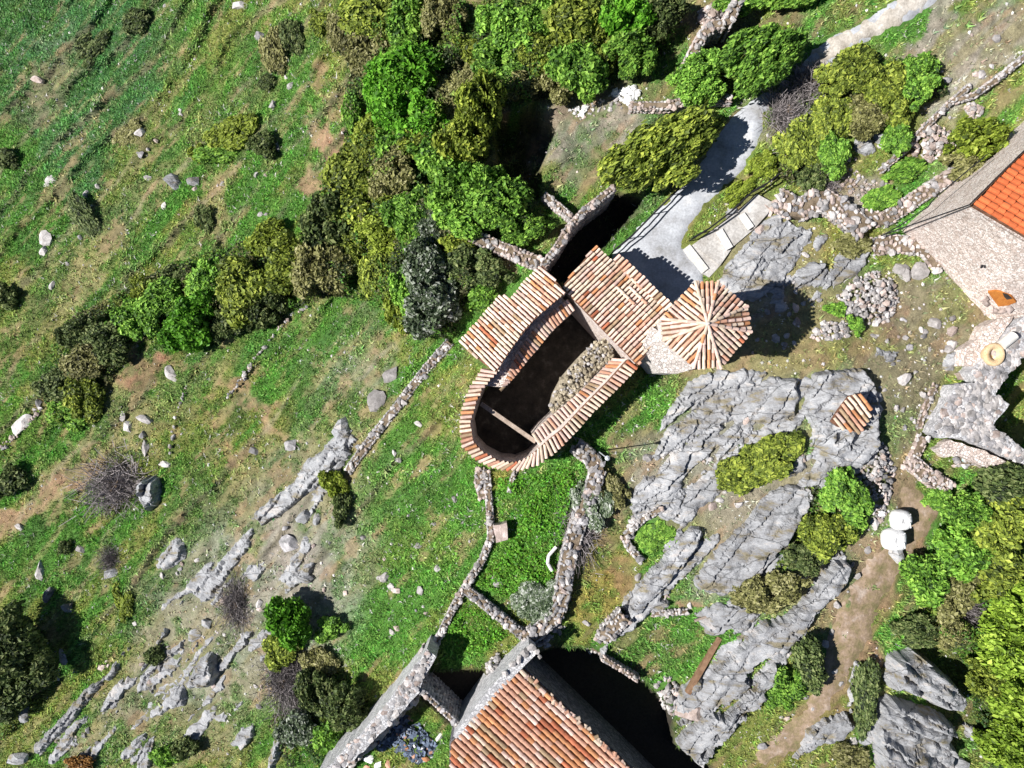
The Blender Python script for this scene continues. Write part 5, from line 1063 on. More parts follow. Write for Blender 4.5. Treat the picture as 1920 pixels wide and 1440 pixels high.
# ------------------------------------------------------------------ boulders and field stones one can count
BB = [rock_base(70 + i, 2, .75, 9) for i in range(6)]; BME = [[py_mesh('boulder', V, F, m_) for m_ in (M_stone, M_stone2, M_stone3, M_rock)] for V, F in BB]
BOUL = [(322,702,34,16,-70,0,'long white boulder lying at the lower left of the brightest round bush'),(273,786,22,16,0,0,'white boulder right of the brown earth patch, with its dark shaded top'),(242,802,14,20,10,0,'grey-white boulder below the brown earth patch'),
 (275,838,16,26,0,0,'pale grey boulder above the mauve bush'),(230,780,9,14,0,0,'small boulder left of the two white boulders near the brown patch'),(268,816,10,14,0,2,'small buff boulder between the two larger white ones'),(326,820,9,9,0,2,'small round grey stone right of the white boulders'),
 (310,870,18,14,20,0,'light stone at the top right of the tall dark boulder'),(478,846,16,14,0,2,'half-buried grey boulder in the open grass left of the rock shelf'),(548,832,24,18,40,2,'mottled grey boulder up-slope from the rock shelf'),
 (590,1310,14,12,0,2,'grey lump inside the dark thicket of the lower left'),(78,1072,16,34,5,0,'upright white boulder in the grass near the left edge'),(92,1115,16,24,-10,2,'grey boulder just below the upright white one'),(38,988,12,12,0,0,'little white stone near the end of the brown strip at the left edge'),
 (152,1030,14,12,0,0,'small pale stone between two dark tufts on the left'),(130,1138,26,18,40,3,'bluish rock at the top right of the blackest bush'),(118,1230,12,22,25,3,'upper pale upright rock below the blackest bush'),(104,1262,16,32,35,0,'lower leaning white rock below the blackest bush'),
 (50,1338,26,22,30,3,'pale fractured rock at the bottom of the blackest bush'),(35,1420,30,26,40,3,'pinkish grey rock in the bottom left corner'),(210,1075,24,18,30,3,'bluish rock left of the cracked ridge rock'),(390,1168,18,16,20,3,'lilac rounded rock above the russet twigs'),(365,1190,22,16,30,3,'pale lilac rock just below the lilac rounded one'),
 (572,970,26,24,0,3,'twin-topped grey rock at the top of the stony slope'),(595,975,14,16,0,3,'smaller grey rock beside the twin-topped one'),(568,1082,30,20,10,3,'light grey rock in the middle of the stony slope'),(545,1020,28,30,40,2,'flat mottled rock surrounded by gravel'),
 (735,700,34,20,48,0,'white rock on the upper side of the left stone wall'),(705,750,34,26,48,0,'pale angular rock beside the left stone wall'),(646,852,26,22,0,3,'light block at the end of the long rock shelf'),(642,804,36,26,30,3,'bluish lump at the top end of the long rock shelf'),(676,840,14,12,0,3,'dark reddish stone at the lower end of the left wall'),
 (330,346,34,24,-30,3,'pinkish rock left of the narrow gap on the upper slope'),(366,340,24,18,40,3,'pinkish rock right of the narrow gap on the upper slope'),(94,340,22,16,20,0,'bright white stone on the left of the upper slope'),(265,250,18,16,0,0,'white stone inside the brown thorny tuft'),(162,364,10,10,0,0,'small white stone below the bright one on the upper slope'),
 (185,350,8,8,0,0,'tiny white stone right of the small white one'),(450,10,22,16,20,0,'white boulder at the top edge left of the thicket'),(490,68,18,16,20,2,'pale stone below the boulder at the top edge'),(86,446,20,22,30,0,'white rock of the pair near the left edge'),(84,472,14,18,0,0,'lower rock of the pair near the left edge'),
 (100,536,12,14,0,0,'small white stone above the dark left bushes'),(72,150,16,16,20,1,'buff stone in the upper left scrub'),(46,795,40,24,48,0,'long white rock at the left edge above the red earth'),(74,755,14,18,10,2,'small grey rock at the top of the left edging'),(488,402,9,7,0,0,'left one of the two tiny white stones on the green terrace'),(500,402,8,7,0,0,'right one of the two tiny white stones on the green terrace'),
 (722,1082,20,14,10,0,'dark-topped stone alone in the bright green meadow'),(786,795,13,11,0,0,'white stone in the meadow left of the apse'),(746,862,12,11,0,0,'white stone in the meadow below the left wall'),(740,850,8,12,0,0,'small upright stone beside it in the meadow'),(935,1092,16,12,0,0,'cream stone in the walled green garden'),(928,1082,10,8,0,0,'smaller cream stone above the larger one in the garden'),
 (1196,1082,12,12,0,0,'cream stone in the ochre yard'),(1100,1168,12,10,0,0,'pale stone at the lower end of the ochre yard'),(1752,608,22,18,0,0,'white stone alone in the middle of the bare yard'),(1728,618,10,9,0,0,'small white stone left of the lone one in the yard'),(1734,622,8,8,0,0,'tiny stone next to the small white one in the yard'),
 (1788,646,18,12,40,0,'pale stone in the yard left of the ochre ring'),(1694,712,24,18,0,0,'light stone above the olive grass of the yard'),(1638,630,10,9,0,0,'pebble below the big rubble heap'),(1690,508,26,22,0,0,'large cream boulder left in the row below the right house'),(1700,515,22,20,0,0,'middle cream boulder in the row below the right house'),
 (1722,508,26,24,0,0,'right cream boulder in the row below the right house'),(1664,470,18,14,0,0,'bright boulder at the left start of the white stone band'),(1424,432,18,14,0,1,'cream block beside the top of the stairs'),(1510,478,12,10,0,0,'white stone in the ochre grass above the tower shadow'),(1380,505,12,10,0,0,'whitish stone on the grass right of the stairs'),
 (1436,390,30,26,30,1,'brown-topped block at the head of the stairs'),(1626,1030,9,12,0,0,'little white stone below the sacks'),(1560,1185,10,12,0,0,'small white stone on the dirt track'),(1680,1035,26,40,35,3,'flat grey stone right of the lower white sack'),(1420,1090,24,16,0,0,'white stones at the foot of the smooth pale slab'),
 (1340,1170,40,26,-20,0,'big whitish boulder at the head of the timber beam'),(1640,980,16,20,0,0,'pale stone left of the upper sack'),(1620,1380,20,22,0,3,'grey rock left of the layered boulder'),(1602,1390,14,14,0,0,'white rock in the green tuft left of the layered boulder'),(1790,1432,40,24,-30,3,'pale slab on the bottom edge right of the layered boulder'),
 (1345,1280,30,28,0,0,'pale rounded block on the widest rock terrace'),(1298,1330,50,40,0,1,'buff rounded block at the left corner of the widest rock terrace'),(1478,1222,14,12,0,0,'small pale rock beside the dark bush on the terrace')]
for i, (x, y, a_, b2, ang, m_, lab) in enumerate(BOUL):
    g = G(x, y); k = (1 - g.z / H) / S * 1.12; o = link_mesh('field_stone' if max(a_, b2) < 16 else 'boulder', BME[i % 6][m_]); hh = min(a_, b2) * k * .8
    o.location = g + Vector((0, 0, hh * .15)); o.rotation_euler = (random.uniform(-.2, .2), random.uniform(-.2, .2), math.radians(ang)); o.scale = (a_ * k, b2 * k, hh)
    tag(o, lab, 'stone' if max(a_, b2) < 16 else 'boulder')
REG = [([(0,0),(640,0),(560,300),(300,560),(0,560)], 34, 'loose pale stone on the grassy upper left slope', 'pale stones on the upper left slope'),
 ([(300,1020),(620,900),(640,1120),(500,1420),(100,1420)], 44, 'small pale rock on the stony lower left slope', 'small rocks on the lower left slope'),
 ([(660,900),(880,900),(860,1120),(700,1260),(640,1100)], 16, 'tiny white stone in the bright green meadow', 'white stones in the meadow'),
 ([(1330,540),(1500,430),(1560,640),(1400,700)], 30, 'small whitish stone in the grass between the rock slabs right of the tower', 'stones between the slabs right of the tower'),
 ([(1640,560),(1800,600),(1760,760),(1680,900),(1640,700)], 30, 'small pale stone on the bare ground of the right yard', 'stones in the right yard'),
 ([(1500,180),(1900,30),(1900,180),(1600,400),(1480,300)], 36, 'loose pinkish stone in the scrub of the upper right', 'stones in the upper right scrub'),
 ([(1200,820),(1500,760),(1520,1100),(1300,1220),(1180,1000)], 40, 'loose whitish stone on the central bedrock', 'loose stones on the central bedrock'),
 ([(1540,1050),(1640,1060),(1560,1340),(1420,1430),(1400,1400)], 18, 'small pale stone along the dirt track', 'stones along the dirt track')]
SME = [[py_mesh('field_stone', V, F, m_) for m_ in (M_stone, M_stone2, M_stone3)] for V, F in SBs]
r = random.Random(33)
for poly, n, lab, grp in REG:
    P = np.array(poly, float); k = 0
    while k < n:
        x, y = r.uniform(*sorted((P[:, 0].min(), P[:, 0].max()))), r.uniform(P[:, 1].min(), P[:, 1].max())
        if poly_sd(np.array([x]), np.array([y]), poly)[0] < 0: continue
        g = G(x, y); s = r.uniform(.14, .34) * r.choice((.8, 1, 1.3)); o = link_mesh('field_stone', SME[r.randrange(5)][pick(r, (6, 2, 2))])
        o.location = g + Vector((0, 0, s * .15)); o.rotation_euler = (r.uniform(-.3, .3), r.uniform(-.3, .3), r.uniform(0, 6)); o.scale = (s * 1.3, s, s); tag(o, lab, 'stone', grp); k += 1

# ------------------------------------------------------------------ trees and shrubs
def crown_mesh(seed, n_leaf, n_lobe, leaf, zr=.8, lob=(.22, .40), flat=False, holes=.0):
    """unit crown (radius about 1): leaf-sized rhombs on lumpy lobes, denser outside, with gaps"""
    g = np.random.default_rng(seed)
    th = g.uniform(0, 2 * np.pi, n_lobe); rad = np.sqrt(g.uniform(0, 1, n_lobe)) * .74
    amp = 1 + .22 * np.sin(th * 2 + seed) + .16 * np.sin(th * 3 + seed * 2.1) + .10 * np.sin(th * 5 + seed)
    cx, cy = rad * amp * np.cos(th), rad * amp * np.sin(th)
    cz = zr * (.55 * np.sqrt(np.clip(1 - rad ** 2, 0, 1)) + g.uniform(-.12, .18, n_lobe)) 
    lr = g.uniform(lob[0], lob[1], n_lobe)
    which = g.choice(n_lobe, n_leaf, p=lr ** 2 / (lr ** 2).sum())
    d = g.normal(size=(n_leaf, 3)); d[:, 2] = np.abs(d[:, 2]) * 1.1 - .25; d /= np.linalg.norm(d, axis=1)[:, None]
    rr_ = lr[which] * (g.uniform(.55, 1.08, n_leaf)) * np.where(g.random(n_leaf) < .08, 1.2, 1)
    C_ = np.stack([cx[which], cy[which], cz[which]], 1) + d * rr_[:, None] * np.array([1, 1, zr])
    # leaf orientation: roughly outward and up, with scatter
    nrm = d * .8 + np.array([-.25, 0, .8]) + g.normal(size=(n_leaf, 3)) * .7; nrm /= np.linalg.norm(nrm, axis=1)[:, None]
    t = np.cross(nrm, g.normal(size=(n_leaf, 3))); t /= np.linalg.norm(t, axis=1)[:, None]; b_ = np.cross(nrm, t)
    s = leaf * (.45 + 1.15 * g.random(n_leaf) ** 1.6)[:, None]
    V = np.stack([C_ - t * s, C_ - b_ * s * .55 + nrm * s * .12, C_ + t * s, C_ + b_ * s * .55 + nrm * s * .12], 1).reshape(-1, 3)
    F = np.arange(n_leaf * 4).reshape(-1, 4)
    lobev = g.uniform(.15, .85, n_lobe)
    val = np.clip(lobev[which] * .35 + g.uniform(0, 1, n_leaf) ** 1.3 * .75 - .05, 0, 1)
    me = np_mesh('crown', V, F, LEAF['green'], attrs={'leaf': ('FLOAT', 'FACE', val)})
    return me
def trunk_mesh(seed):
    r = random.Random(seed); mb = MB(); mb.tube((0, 0, -.4), (r.uniform(-.05, .05), r.uniform(-.05, .05), .32), .085, .06, 7)
    for k in range(5):
        a = r.uniform(0, 6.28); q = (.22 * math.cos(a), .22 * math.sin(a), r.uniform(.34, .42)); mb.tube((0, 0, .22), q, .05, .028, 5)
        for j in range(2):
            a2 = a + r.uniform(-.8, .8); mb.tube(q, (q[0] + .14 * math.cos(a2), q[1] + .14 * math.sin(a2), q[2] + .06), .028, .01, 4)
    return py_mesh('trunk', mb.V, mb.F, M_bark)
def twig_mesh(seed, n=900, zr=.7):
    g = np.random.default_rng(seed); th = g.normal(size=n) * .5 + g.choice([0, 1.3, 2.1, 3.6, 4.9], n) + seed; el = g.uniform(.05, 1.5, n); ln = g.uniform(.25, 1.05, n)
    base = g.normal(size=(n, 3)) * np.array([.38, .38, .05]); d = np.stack([np.cos(th) * np.cos(el), np.sin(th) * np.cos(el), np.sin(el) * zr], 1)
    st0 = base + d * ln[:, None] * g.uniform(.1, .5, n)[:, None]; tip = base + d * ln[:, None] + g.normal(size=(n, 3)) * .20
    w_ = np.cross(tip - st0, g.normal(size=(n, 3))); w_ /= np.linalg.norm(w_, axis=1)[:, None]; w_ *= .011
    V = np.stack([st0 - w_, st0 + w_, tip + w_ * .5, tip - w_ * .5], 1).reshape(-1, 3)
    return np_mesh('crown', V, np.arange(n * 4).reshape(-1, 4), LEAF['purple'], attrs={'leaf': ('FLOAT', 'FACE', g.uniform(0, 1, n))})
BIG = [crown_mesh(i, 20000, 80, .052, .9, (.10, .26)) for i in range(6)]
MID = [crown_mesh(20 + i, 9500, 44, .072, .8, (.12, .30)) for i in range(5)]
SML = [crown_mesh(40 + i, 3600, 22, .10, .7, (.14, .36)) for i in range(4)]
HEDGE = [crown_mesh(60 + i, 20000, 110, .046, 1.0, (.09, .22)) for i in range(3)]
TWIG = [twig_mesh(80 + i, 1500) for i in range(3)]
TRK = [trunk_mesh(i) for i in range(3)]
_tc = [0]
def bush(px, py, rx, ry, ang, h, style, label=None, kind=None, name=None, cat=None, group=None, clear=.6):
    """px, py, rx, ry: outline of the crown in the photograph"""
    i = _tc[0]; _tc[0] += 1; R_ = (rx + ry) / 2
    g0 = G(px, py); base = g0
    for _ in range(5):                                          # crown middle is seen at px, py
        p = Wp(px, py, base.z + h * .45); base = Vector((p.x, p.y, float(hgt(p.x, p.y))))
    k = (1 - (base.z + h * .45) / H) / S
    fam = kind or ('big' if R_ > 58 else 'mid' if R_ > 34 else 'small')
    arr = dict(big=BIG, mid=MID, small=SML, hedge=HEDGE, twig=TWIG)[fam]; me = arr[i % len(arr)]
    name = name or ('tree' if h > 2.4 else 'shrub'); cat = cat or ('tree' if name in ('tree', 'small_tree') else 'hedge' if 'hedge' in name else 'bush')
    t = empty(name, base, label, cat, group)
    c = bpy.data.objects.new('crown', me); COL.objects.link(c); c.parent = t
    ks = 1.26 if fam == 'hedge' else 1.16; c.scale = (rx * k * ks, ry * k * ks, h * .95); c.rotation_euler = (0, 0, math.radians(ang)); c.location = (0, 0, h * (.10 if fam != 'twig' else 0))
    if fam in ('mid', 'small', 'big') and abs(rx - ry) < 12 and ang == 0: c.rotation_euler = (0, 0, (i * 2.399) % 6.28)
    if style != '': c.material_slots[0].link = 'OBJECT'; c.material_slots[0].material = LEAF[style]
    if R_ > 24:
        tr = bpy.data.objects.new('trunk', TRK[i % 3]); COL.objects.link(tr); tr.parent = t; s = min(max(.8, h * .8), R_ * k * 2.2); tr.scale = (s, s, h * .95); tr.rotation_euler = (0, 0, i)
    return t
TREES = [
 # upper middle thicket
 (700,36,62,50,0,2.2,'olive','olive-green bush at the top edge, leftmost of the thicket'),(695,110,48,50,0,2.0,'brown','brownish olive bush under the leftmost one at the top edge'),(765,36,48,46,0,2.4,'green','dull green bush at the top edge, second from the left of the thicket'),
 (828,28,44,40,0,2.2,'brown','dark olive bush at the top edge just left of the black gap'),(760,95,44,34,0,2.0,'green','grey-green bush above the bright green tree'),
 (762,140,62,50,0,3.4,'bright','brightest green tree on the left side of the upper thicket, upper crown'),(720,180,52,44,0,3.0,'bright','bright green tree crown to the lower left of the brightest one'),(770,215,62,48,0,3.0,'bright','bright green tree crown below the brightest one, beside the black gap'),
 (705,250,40,40,0,2.0,'yellow','yellowish bush at the left rim of the thicket'),(662,330,58,54,20,2.2,'olive','wide olive bush above the darkest tree'),(700,290,44,36,0,2.0,'olive','olive bush just below the bright green trees'),(735,330,46,44,0,2.2,'brown','brownish bush right of the wide olive one'),
 (690,385,54,44,0,2.2,'olive','olive bush right of the darkest tree'),(720,440,48,42,0,2.0,'yellow','yellow-green bush above the grey-leaved tree'),(770,395,50,50,0,2.4,'green','green bush in the centre of the thicket above the grey-leaved tree'),
 (900,205,44,56,0,5.4,'olive','tall olive tree whose black shadow fills the hollow'),(872,262,50,48,0,4.6,'olive','olive tree crown at the left rim of the black hollow'),(830,300,52,44,0,2.6,'green','green bush in the heart of the thicket'),
 (850,352,58,50,0,3.2,'green','leafy green tree left below the black hollow'),(905,340,42,44,0,3.8,'green','leafy green tree directly under the black hollow'),(935,385,58,46,0,3.2,'green','large leafy green tree above the thick wall end'),(875,408,58,42,0,2.8,'green','leafy green crown reaching the thick wall end'),
 (985,430,44,26,20,1.8,'green','low leafy green growth between wall end and retaining wall'),(820,430,44,36,0,2.2,'silver','greyish bush joining the grey-leaved tree'),
 (806,500,52,50,0,3.0,'silver','large grey-green tree left of the church, upper crown'),(806,575,52,50,0,2.8,'silver','large grey-green tree left of the church, lower crown'),(768,548,34,48,0,2.2,'green','grey-green tree crown leaning to the meadow'),(895,505,54,40,0,1.8,'dark','dark green undergrowth between the wall end and the church roof'),
 (905,560,34,26,30,1.2,'green','fresh green bush touching the corner of the church roof'),(742,580,24,38,0,1.4,'yellow','narrow bright yellow-green shrub left of the grey-leaved tree'),(708,520,34,50,0,1.6,'olive','olive shrub along the edge of the green terrace'),
 (960,60,64,56,0,2.8,'green','round green tree at the top, left of the narrow dark gully'),(945,120,56,42,0,2.2,'green','lower green tree beside the narrow dark gully'),(1010,100,44,40,0,2.2,'olive','olive tree just left of the dark gully end'),
 (1080,50,62,52,0,3.0,'olive','dusty olive tree at the top, middle of the right group'),(1090,128,56,50,0,2.8,'green','green tree above the white debris'),(1050,150,40,34,0,1.8,'brown','brown-green bush at the end of the gully'),
 (1180,40,44,44,0,3.6,'bright','vivid green tree at the top edge right of the dark cleft'),(1188,96,50,38,0,3.2,'green','green tree crown under the vivid one'),(1245,30,42,38,0,3.0,'dark','dark green tree at the top edge beside the curved ruin'),
 (640,60,26,50,0,1.0,'brown','low brown bush at the left rim of the thicket top'),(1500,-12,60,26,20,1.6,'green','green bush cut by the top edge near the pale path'),(1400,-6,60,30,10,1.6,'green','green bush cut by the top edge right of the ruin'),
 (880,160,30,40,0,1.0,'brown','dry brownish scrub in the strip right of the bright trees'),(845,180,30,44,0,.9,'brown','dry brown scrub beside the black gap'),
 (735,270,44,40,0,2.2,'green','green bush squeezed under the bright trees'),(790,265,40,36,0,2.2,'olive','olive bush between the bright trees and the thicket heart'),(640,390,40,34,0,1.8,'olive','olive bush between the darkest tree and the wide olive one'),(655,470,38,36,0,1.6,'olive','olive bush on the right flank of the darkest tree'),(790,455,40,34,0,2.0,'green','green bush just above the grey-green crowns'),(860,460,40,26,0,1.8,'olive','olive bush left of the thick wall end'),(1020,40,36,40,0,2.4,'green','green crown between the round and the dusty trees at the top'),(1130,90,36,40,0,2.4,'olive','olive crown between the green ones at the top'),(1140,30,34,34,0,2.2,'green','green crown at the top edge left of the vivid one'),(890,100,30,34,0,1.4,'olive','olive bush at the right of the brown scrub strip'),(980,160,36,26,0,1.4,'brown','brownish bush in the lower end of the gully'),(660,210,22,40,0,1.2,'green','thin green bush on the left rim of the bright trees'),
 # left group
 (612,422,56,50,0,3.0,'dark','darkest tree of the diagonal group'),(600,500,60,52,0,2.8,'brown','brown-green tree above the end of the terrace edging'),(535,500,52,46,0,2.4,'olive','olive tree left of the brown-green one'),
 (500,450,40,30,30,1.6,'yellow','yellowish bush at the upper side of the diagonal group'),(455,548,56,56,0,2.4,'olive','round olive tree in the middle of the diagonal group'),(500,580,40,32,0,2.0,'dark','dark bush below the round olive tree'),
 (395,525,44,40,30,1.8,'green','green bush at the upper rim of the diagonal group'),(350,610,52,50,0,2.8,'bright','brightest round bush of the diagonal group, with a black shadow on its right'),(300,565,46,34,30,1.8,'green','green bush left of the brightest round one'),(420,610,34,28,0,1.6,'dark','dark bush in the shadow of the brightest round one'),
 (250,600,40,40,0,1.6,'green','mottled bush between the bright and the dark ones'),(205,640,46,38,0,2.0,'dark','dark bush on the left arm of the diagonal group'),(145,625,36,34,0,2.0,'dark','darkest small bush at the left arm tip'),(160,680,44,36,20,1.6,'brown','brownish bush under the dark ones on the left arm'),
 (110,720,40,34,30,1.5,'dark','dark low bush near the lower end of the left arm'),(155,745,38,42,0,1.6,'olive','olive bush at the lower end of the left arm'),(120,780,36,24,0,1.2,'green','low green bush ending the left arm'),(265,540,30,26,0,1.4,'olive','small olive bush above the mottled one'),
 (330,520,30,24,40,1.2,'dark','small dark bush on the upper rim'),
 (435,250,46,34,30,1.2,'yellow','low yellow-green bush on the open upper slope'),(400,290,40,16,10,1.0,'green','low hedge-like bush with a black underside on the open slope'),(490,268,30,24,30,1.3,'dark','dark compact bush on the open slope, right one'),(370,288,18,16,0,.9,'yellow','small yellow-green bush at the left end of the hedge-like one'),
 (515,100,26,46,10,1.0,'brown','mottled brown scrub near the top left'),(545,70,22,30,10,.9,'dark','dark scrub tuft near the top left'),(240,250,34,20,40,.6,'brown','thorny brown tuft around the white stone'),(600,40,24,24,0,.8,'olive','small olive tuft near the top edge'),(500,155,20,16,20,.6,'dark','small dark tuft in the upper meadow'),
 (12,556,22,20,0,1.2,'dark','small dark bush at the left edge'),(20,900,30,34,0,1.4,'dark','dark green bush at the left edge above the meadow'),(10,300,20,26,0,1.0,'dark','dark scrub at the left edge below the corner'),(120,1026,16,14,0,.8,'dark','dark round tuft in the left meadow'),
 (380,410,18,22,0,.8,'dark','dark tuft on the tiny path of the upper slope'),(160,410,20,50,40,.7,'dark','dark weedy streak beside the white rock pair'),(170,90,40,24,40,.8,'dark','dark scrub band in the top left corner'),(255,40,30,24,40,.8,'dark','dark scrub right of the band in the corner'),
 # lower left
 (35,1210,62,70,0,3.8,'dark','blackest bush at the left edge'),(20,1300,50,54,0,2.6,'dark','black lower part of the bushes at the left edge'),(548,1165,48,42,0,2.8,'bright','bright green tree casting a black round shadow'),(530,1215,36,36,0,1.4,'olive','olive shrub under the bright tree'),
 (600,1300,40,44,0,2.0,'dark','dark bush of the lower thicket beside the meadow'),(650,1330,44,40,0,2.4,'dark','dark bush left of the parapet coping'),(560,1370,40,32,0,1.6,'silver','grey-green bush at the foot of the lower thicket'),(620,1385,34,34,0,1.6,'green','green bush beside the parapet at the bottom'),
 (628,905,22,26,0,1.2,'yellow','yellow-green shrub at the lower end of the left stone wall'),(640,950,20,30,0,1.2,'dark','dark shrub below the yellow-green one at the meadow rim'),(620,1180,24,30,0,1.0,'green','shrub at the rim of the bright meadow'),
 (310,1420,34,22,0,1.4,'green','small green shrub on the bottom edge, left part'),(345,1405,24,18,0,1.2,'dark','dark shrub next to it on the bottom edge'),(150,1432,30,18,0,1.0,'rust','orange-brown shrub at the bottom edge'),(230,1130,18,34,20,.7,'yellow','yellowish shrub strip above the rock rib'),
 (290,1230,20,20,0,.9,'dark','dark tuft left of the pale angular boulder'),(600,1240,26,30,0,.9,'brown','brown twiggy tuft above the dark thicket'),
 # right side
 (1590,140,56,44,20,1.7,'olive','broad olive shrub at the top of the right scrub'),(1660,165,50,46,0,1.7,'olive','olive shrub right of the broad one'),(1720,150,44,40,0,1.6,'green','green shrub at the right end of the upper scrub'),(1560,215,46,40,0,1.5,'olive','olive shrub beside the sunlit path'),
 (1620,220,44,38,0,1.5,'brown','brownish shrub in the middle of the right scrub'),(1500,275,42,50,20,1.4,'olive','olive shrub along the path below the grey twigs'),(1560,290,42,32,0,1.3,'green','green shrub left of the rock pair'),(1530,325,30,26,0,1.2,'dark','dark reddish shrub above the heavy ruined wall'),
 (1428,308,34,24,35,.9,'yellow','yellow-green verge plant along the path bend'),(1385,360,40,16,38,.6,'yellow','yellow-green grassy verge beside the handrail'),(1680,262,34,30,0,1.2,'green','green shrub above the ruined stone block'),(1690,205,36,30,0,1.2,'olive','olive shrub between the scrub and thin kerb'),
 (1828,262,48,42,0,3.0,'yellow','small sunlit tree against the right house'),(1810,300,40,30,0,2.2,'brown','brown-green lower branches of the tree against the house'),(1700,320,44,22,20,.8,'green','low green growth under the ruined stone block'),(1650,375,34,20,30,.6,'green','low green patch above the stone terrace'),
 (1440,858,62,44,30,1.3,'olive','wide olive shrub growing in the bedrock, upper part'),(1395,890,50,34,20,1.1,'olive','lower left part of the shrubs in the bedrock'),(1585,925,44,50,30,1.8,'green','fresh green shrub left of the rubble strip'),(1545,1000,50,44,0,1.6,'olive','olive shrub below the fresh green one'),
 (1600,985,30,28,0,1.2,'green','small green shrub left of the white sacks'),(1510,1045,36,34,0,1.4,'dark','dark olive shrub at the right of the smooth slab'),(1450,1110,56,38,30,1.5,'brown','dull brown-green shrub between slab and rock ridge'),(1400,1120,34,22,0,.9,'brown','dull low shrub left of the brown-green one'),
 (1520,1240,34,44,20,1.8,'dark','dark shrub between rock terrace and dirt track'),(1480,1290,34,34,30,1.4,'green','green shrub below the dark one on the terrace edge'),(1450,1310,22,22,0,.9,'green','small green shrub at the lower rim of the terrace'),(1230,1010,34,26,40,.5,'green','leafy vegetables in the small walled bed'),
 (1570,580,16,20,0,.8,'green','tiny green shrub at the tip of the tower shadow'),(1605,610,14,20,0,.7,'green','tiny green shrub between the two rubble heaps'),(1600,460,40,26,0,.7,'brown','brownish low shrub under the heavy ruined wall'),(1110,945,34,50,10,.9,'silver','grey leafless shrub spilling over the broad garden wall'),
 (1140,920,30,44,20,.9,'brown','dry brown shrub outside the broad garden wall'),(1010,1130,50,40,0,.7,'silver','grey-green weeds in the lower garden corner'),
 # bottom right thicket
 (1880,915,56,44,0,2.6,'dark','dark green crown below the massive grey wall'),(1820,960,44,40,0,2.2,'green','green crown at the upper left of the right thicket'),(1870,990,60,52,0,2.8,'olive','olive crown in the upper right thicket'),(1925,960,44,50,0,3.0,'olive','olive crown on the right edge above the thicket'),
 (1800,1040,54,48,0,2.6,'green','mid green crown on the left flank of the right thicket'),(1865,1070,58,50,0,2.8,'olive','dusty olive crown in the middle of the right thicket'),(1740,1085,48,42,0,2.2,'green','green crown nearest the dirt track'),(1795,1110,50,40,0,2.2,'brown','brownish crown in the middle of the right thicket'),
 (1905,1130,46,46,0,3.0,'lime','bright crown at the right edge, topmost of the vivid ones'),(1720,1180,44,30,0,1.6,'dark','dark crown above the huge split boulder'),(1780,1185,40,30,0,2.0,'brown','brownish crown above the black gap of the thicket'),
 (1885,1210,56,52,0,3.4,'lime','bright crown at the right edge, second of the vivid ones'),(1850,1270,34,44,0,2.6,'olive','golden olive crown between the black gap and the vivid ones'),(1900,1300,50,48,0,3.4,'lime','bright crown at the right edge, third of the vivid ones'),(1880,1390,50,46,0,2.8,'lime','bright crown at the right edge, lowest of the vivid ones'),
 (1625,1300,30,60,0,1.2,'dark','dark shrub strip left of the huge boulders'),(1690,1260,36,24,0,.6,'brown','mossy brown growth on top of the split boulder'),(1600,1420,34,24,0,.8,'brown','brown shrub at the bottom edge below the rounded rock'),
 (1925,1420,30,30,0,1.6,'green','green crown in the bottom right corner'),(1850,905,34,20,20,1.0,'green','low green growth by the loose bright stones'),(1760,935,30,24,20,.8,'green','green tuft right of the planks'),(1825,425,1,1,0,.1,'green','x')]
for t in TREES[:-1]:
    bush(*t)
bush(1242,290,108,56,36,4.2,'olive','long clipped-looking olive hedge tree leaning over the shaded path, lower one','hedge','hedge_tree','tree')
bush(1430,112,88,44,34,3.4,'green','oval dark green hedge tree beside the shaded path, upper one','hedge','hedge_tree','tree')
bush(1312,148,50,42,0,2.8,'green','round green hedge tree between the curved ruin and the oval one','hedge','hedge_tree','tree')
for x, y, rx, ry, h, lab, mt in ((212,912,62,48,1.5,'mauve leafless bush left of the tall dark boulder','purple'),(440,1135,28,44,1.0,'mauve-brown bare bush on the lower left slope','purple'),(530,1280,34,50,1.2,'bare brown bush below the bright green tree','purple'),(1530,150,44,34,1.2,'grey bare bush at the sunlit bend of the path','purple'),
      (1480,205,34,44,1.1,'mauve bare bush at the inner bend of the path','purple'),(1090,985,30,60,.8,'grey bare stems over the broad garden wall','purple'),(205,1050,22,24,.8,'small mauve bare bush left of the ridge rock','purple'),(560,1290,30,60,1.0,'grey-brown bare bush beside the dark lower thicket','purple'),
      (1810,1150,44,30,1.4,'mauve bare branches in the middle of the right thicket','purple'),(1545,340,26,24,1.0,'reddish bare twigs above the heavy ruined wall','purple')):
    bush(x, y, rx, ry, 0, h, mt, lab, 'twig', 'bare_bush', 'bush')

# ------------------------------------------------------------------ grass, weeds, pebbles (uncountable)
def clear_mask(px, py, x_, y_):
    k = np.ones(px.shape, bool)
    for poly in KEEP_CLEAR + [PATH, ALLEY, ROOM]:
        P = np.asarray(poly, float); bb = (px > P[:, 0].min()) & (px < P[:, 0].max()) & (py > P[:, 1].min()) & (py < P[:, 1].max()) & k
        if bb.any():
            kk = k[bb]; kk &= poly_sd(px[bb], py[bb], poly) < -1; k[bb] = kk
    for poly, fn in KEEP_FN:
        P = np.asarray(poly, float); bb = (px > P[:, 0].min()) & (px < P[:, 0].max()) & (py > P[:, 1].min()) & (py < P[:, 1].max()) & k
        if bb.any():
            d = poly_sd(px[bb], py[bb], poly) / S; kk = k[bb]; kk &= (d < 0) | (fn(x_[bb], y_[bb], np.maximum(d, 0)) < .5); k[bb] = kk
    return k
N = 560000
x = rng.uniform(-41, 32, N); y = rng.uniform(-25, 30.5, N); z = hgt(x, y); px, py = proj(x, y, z)
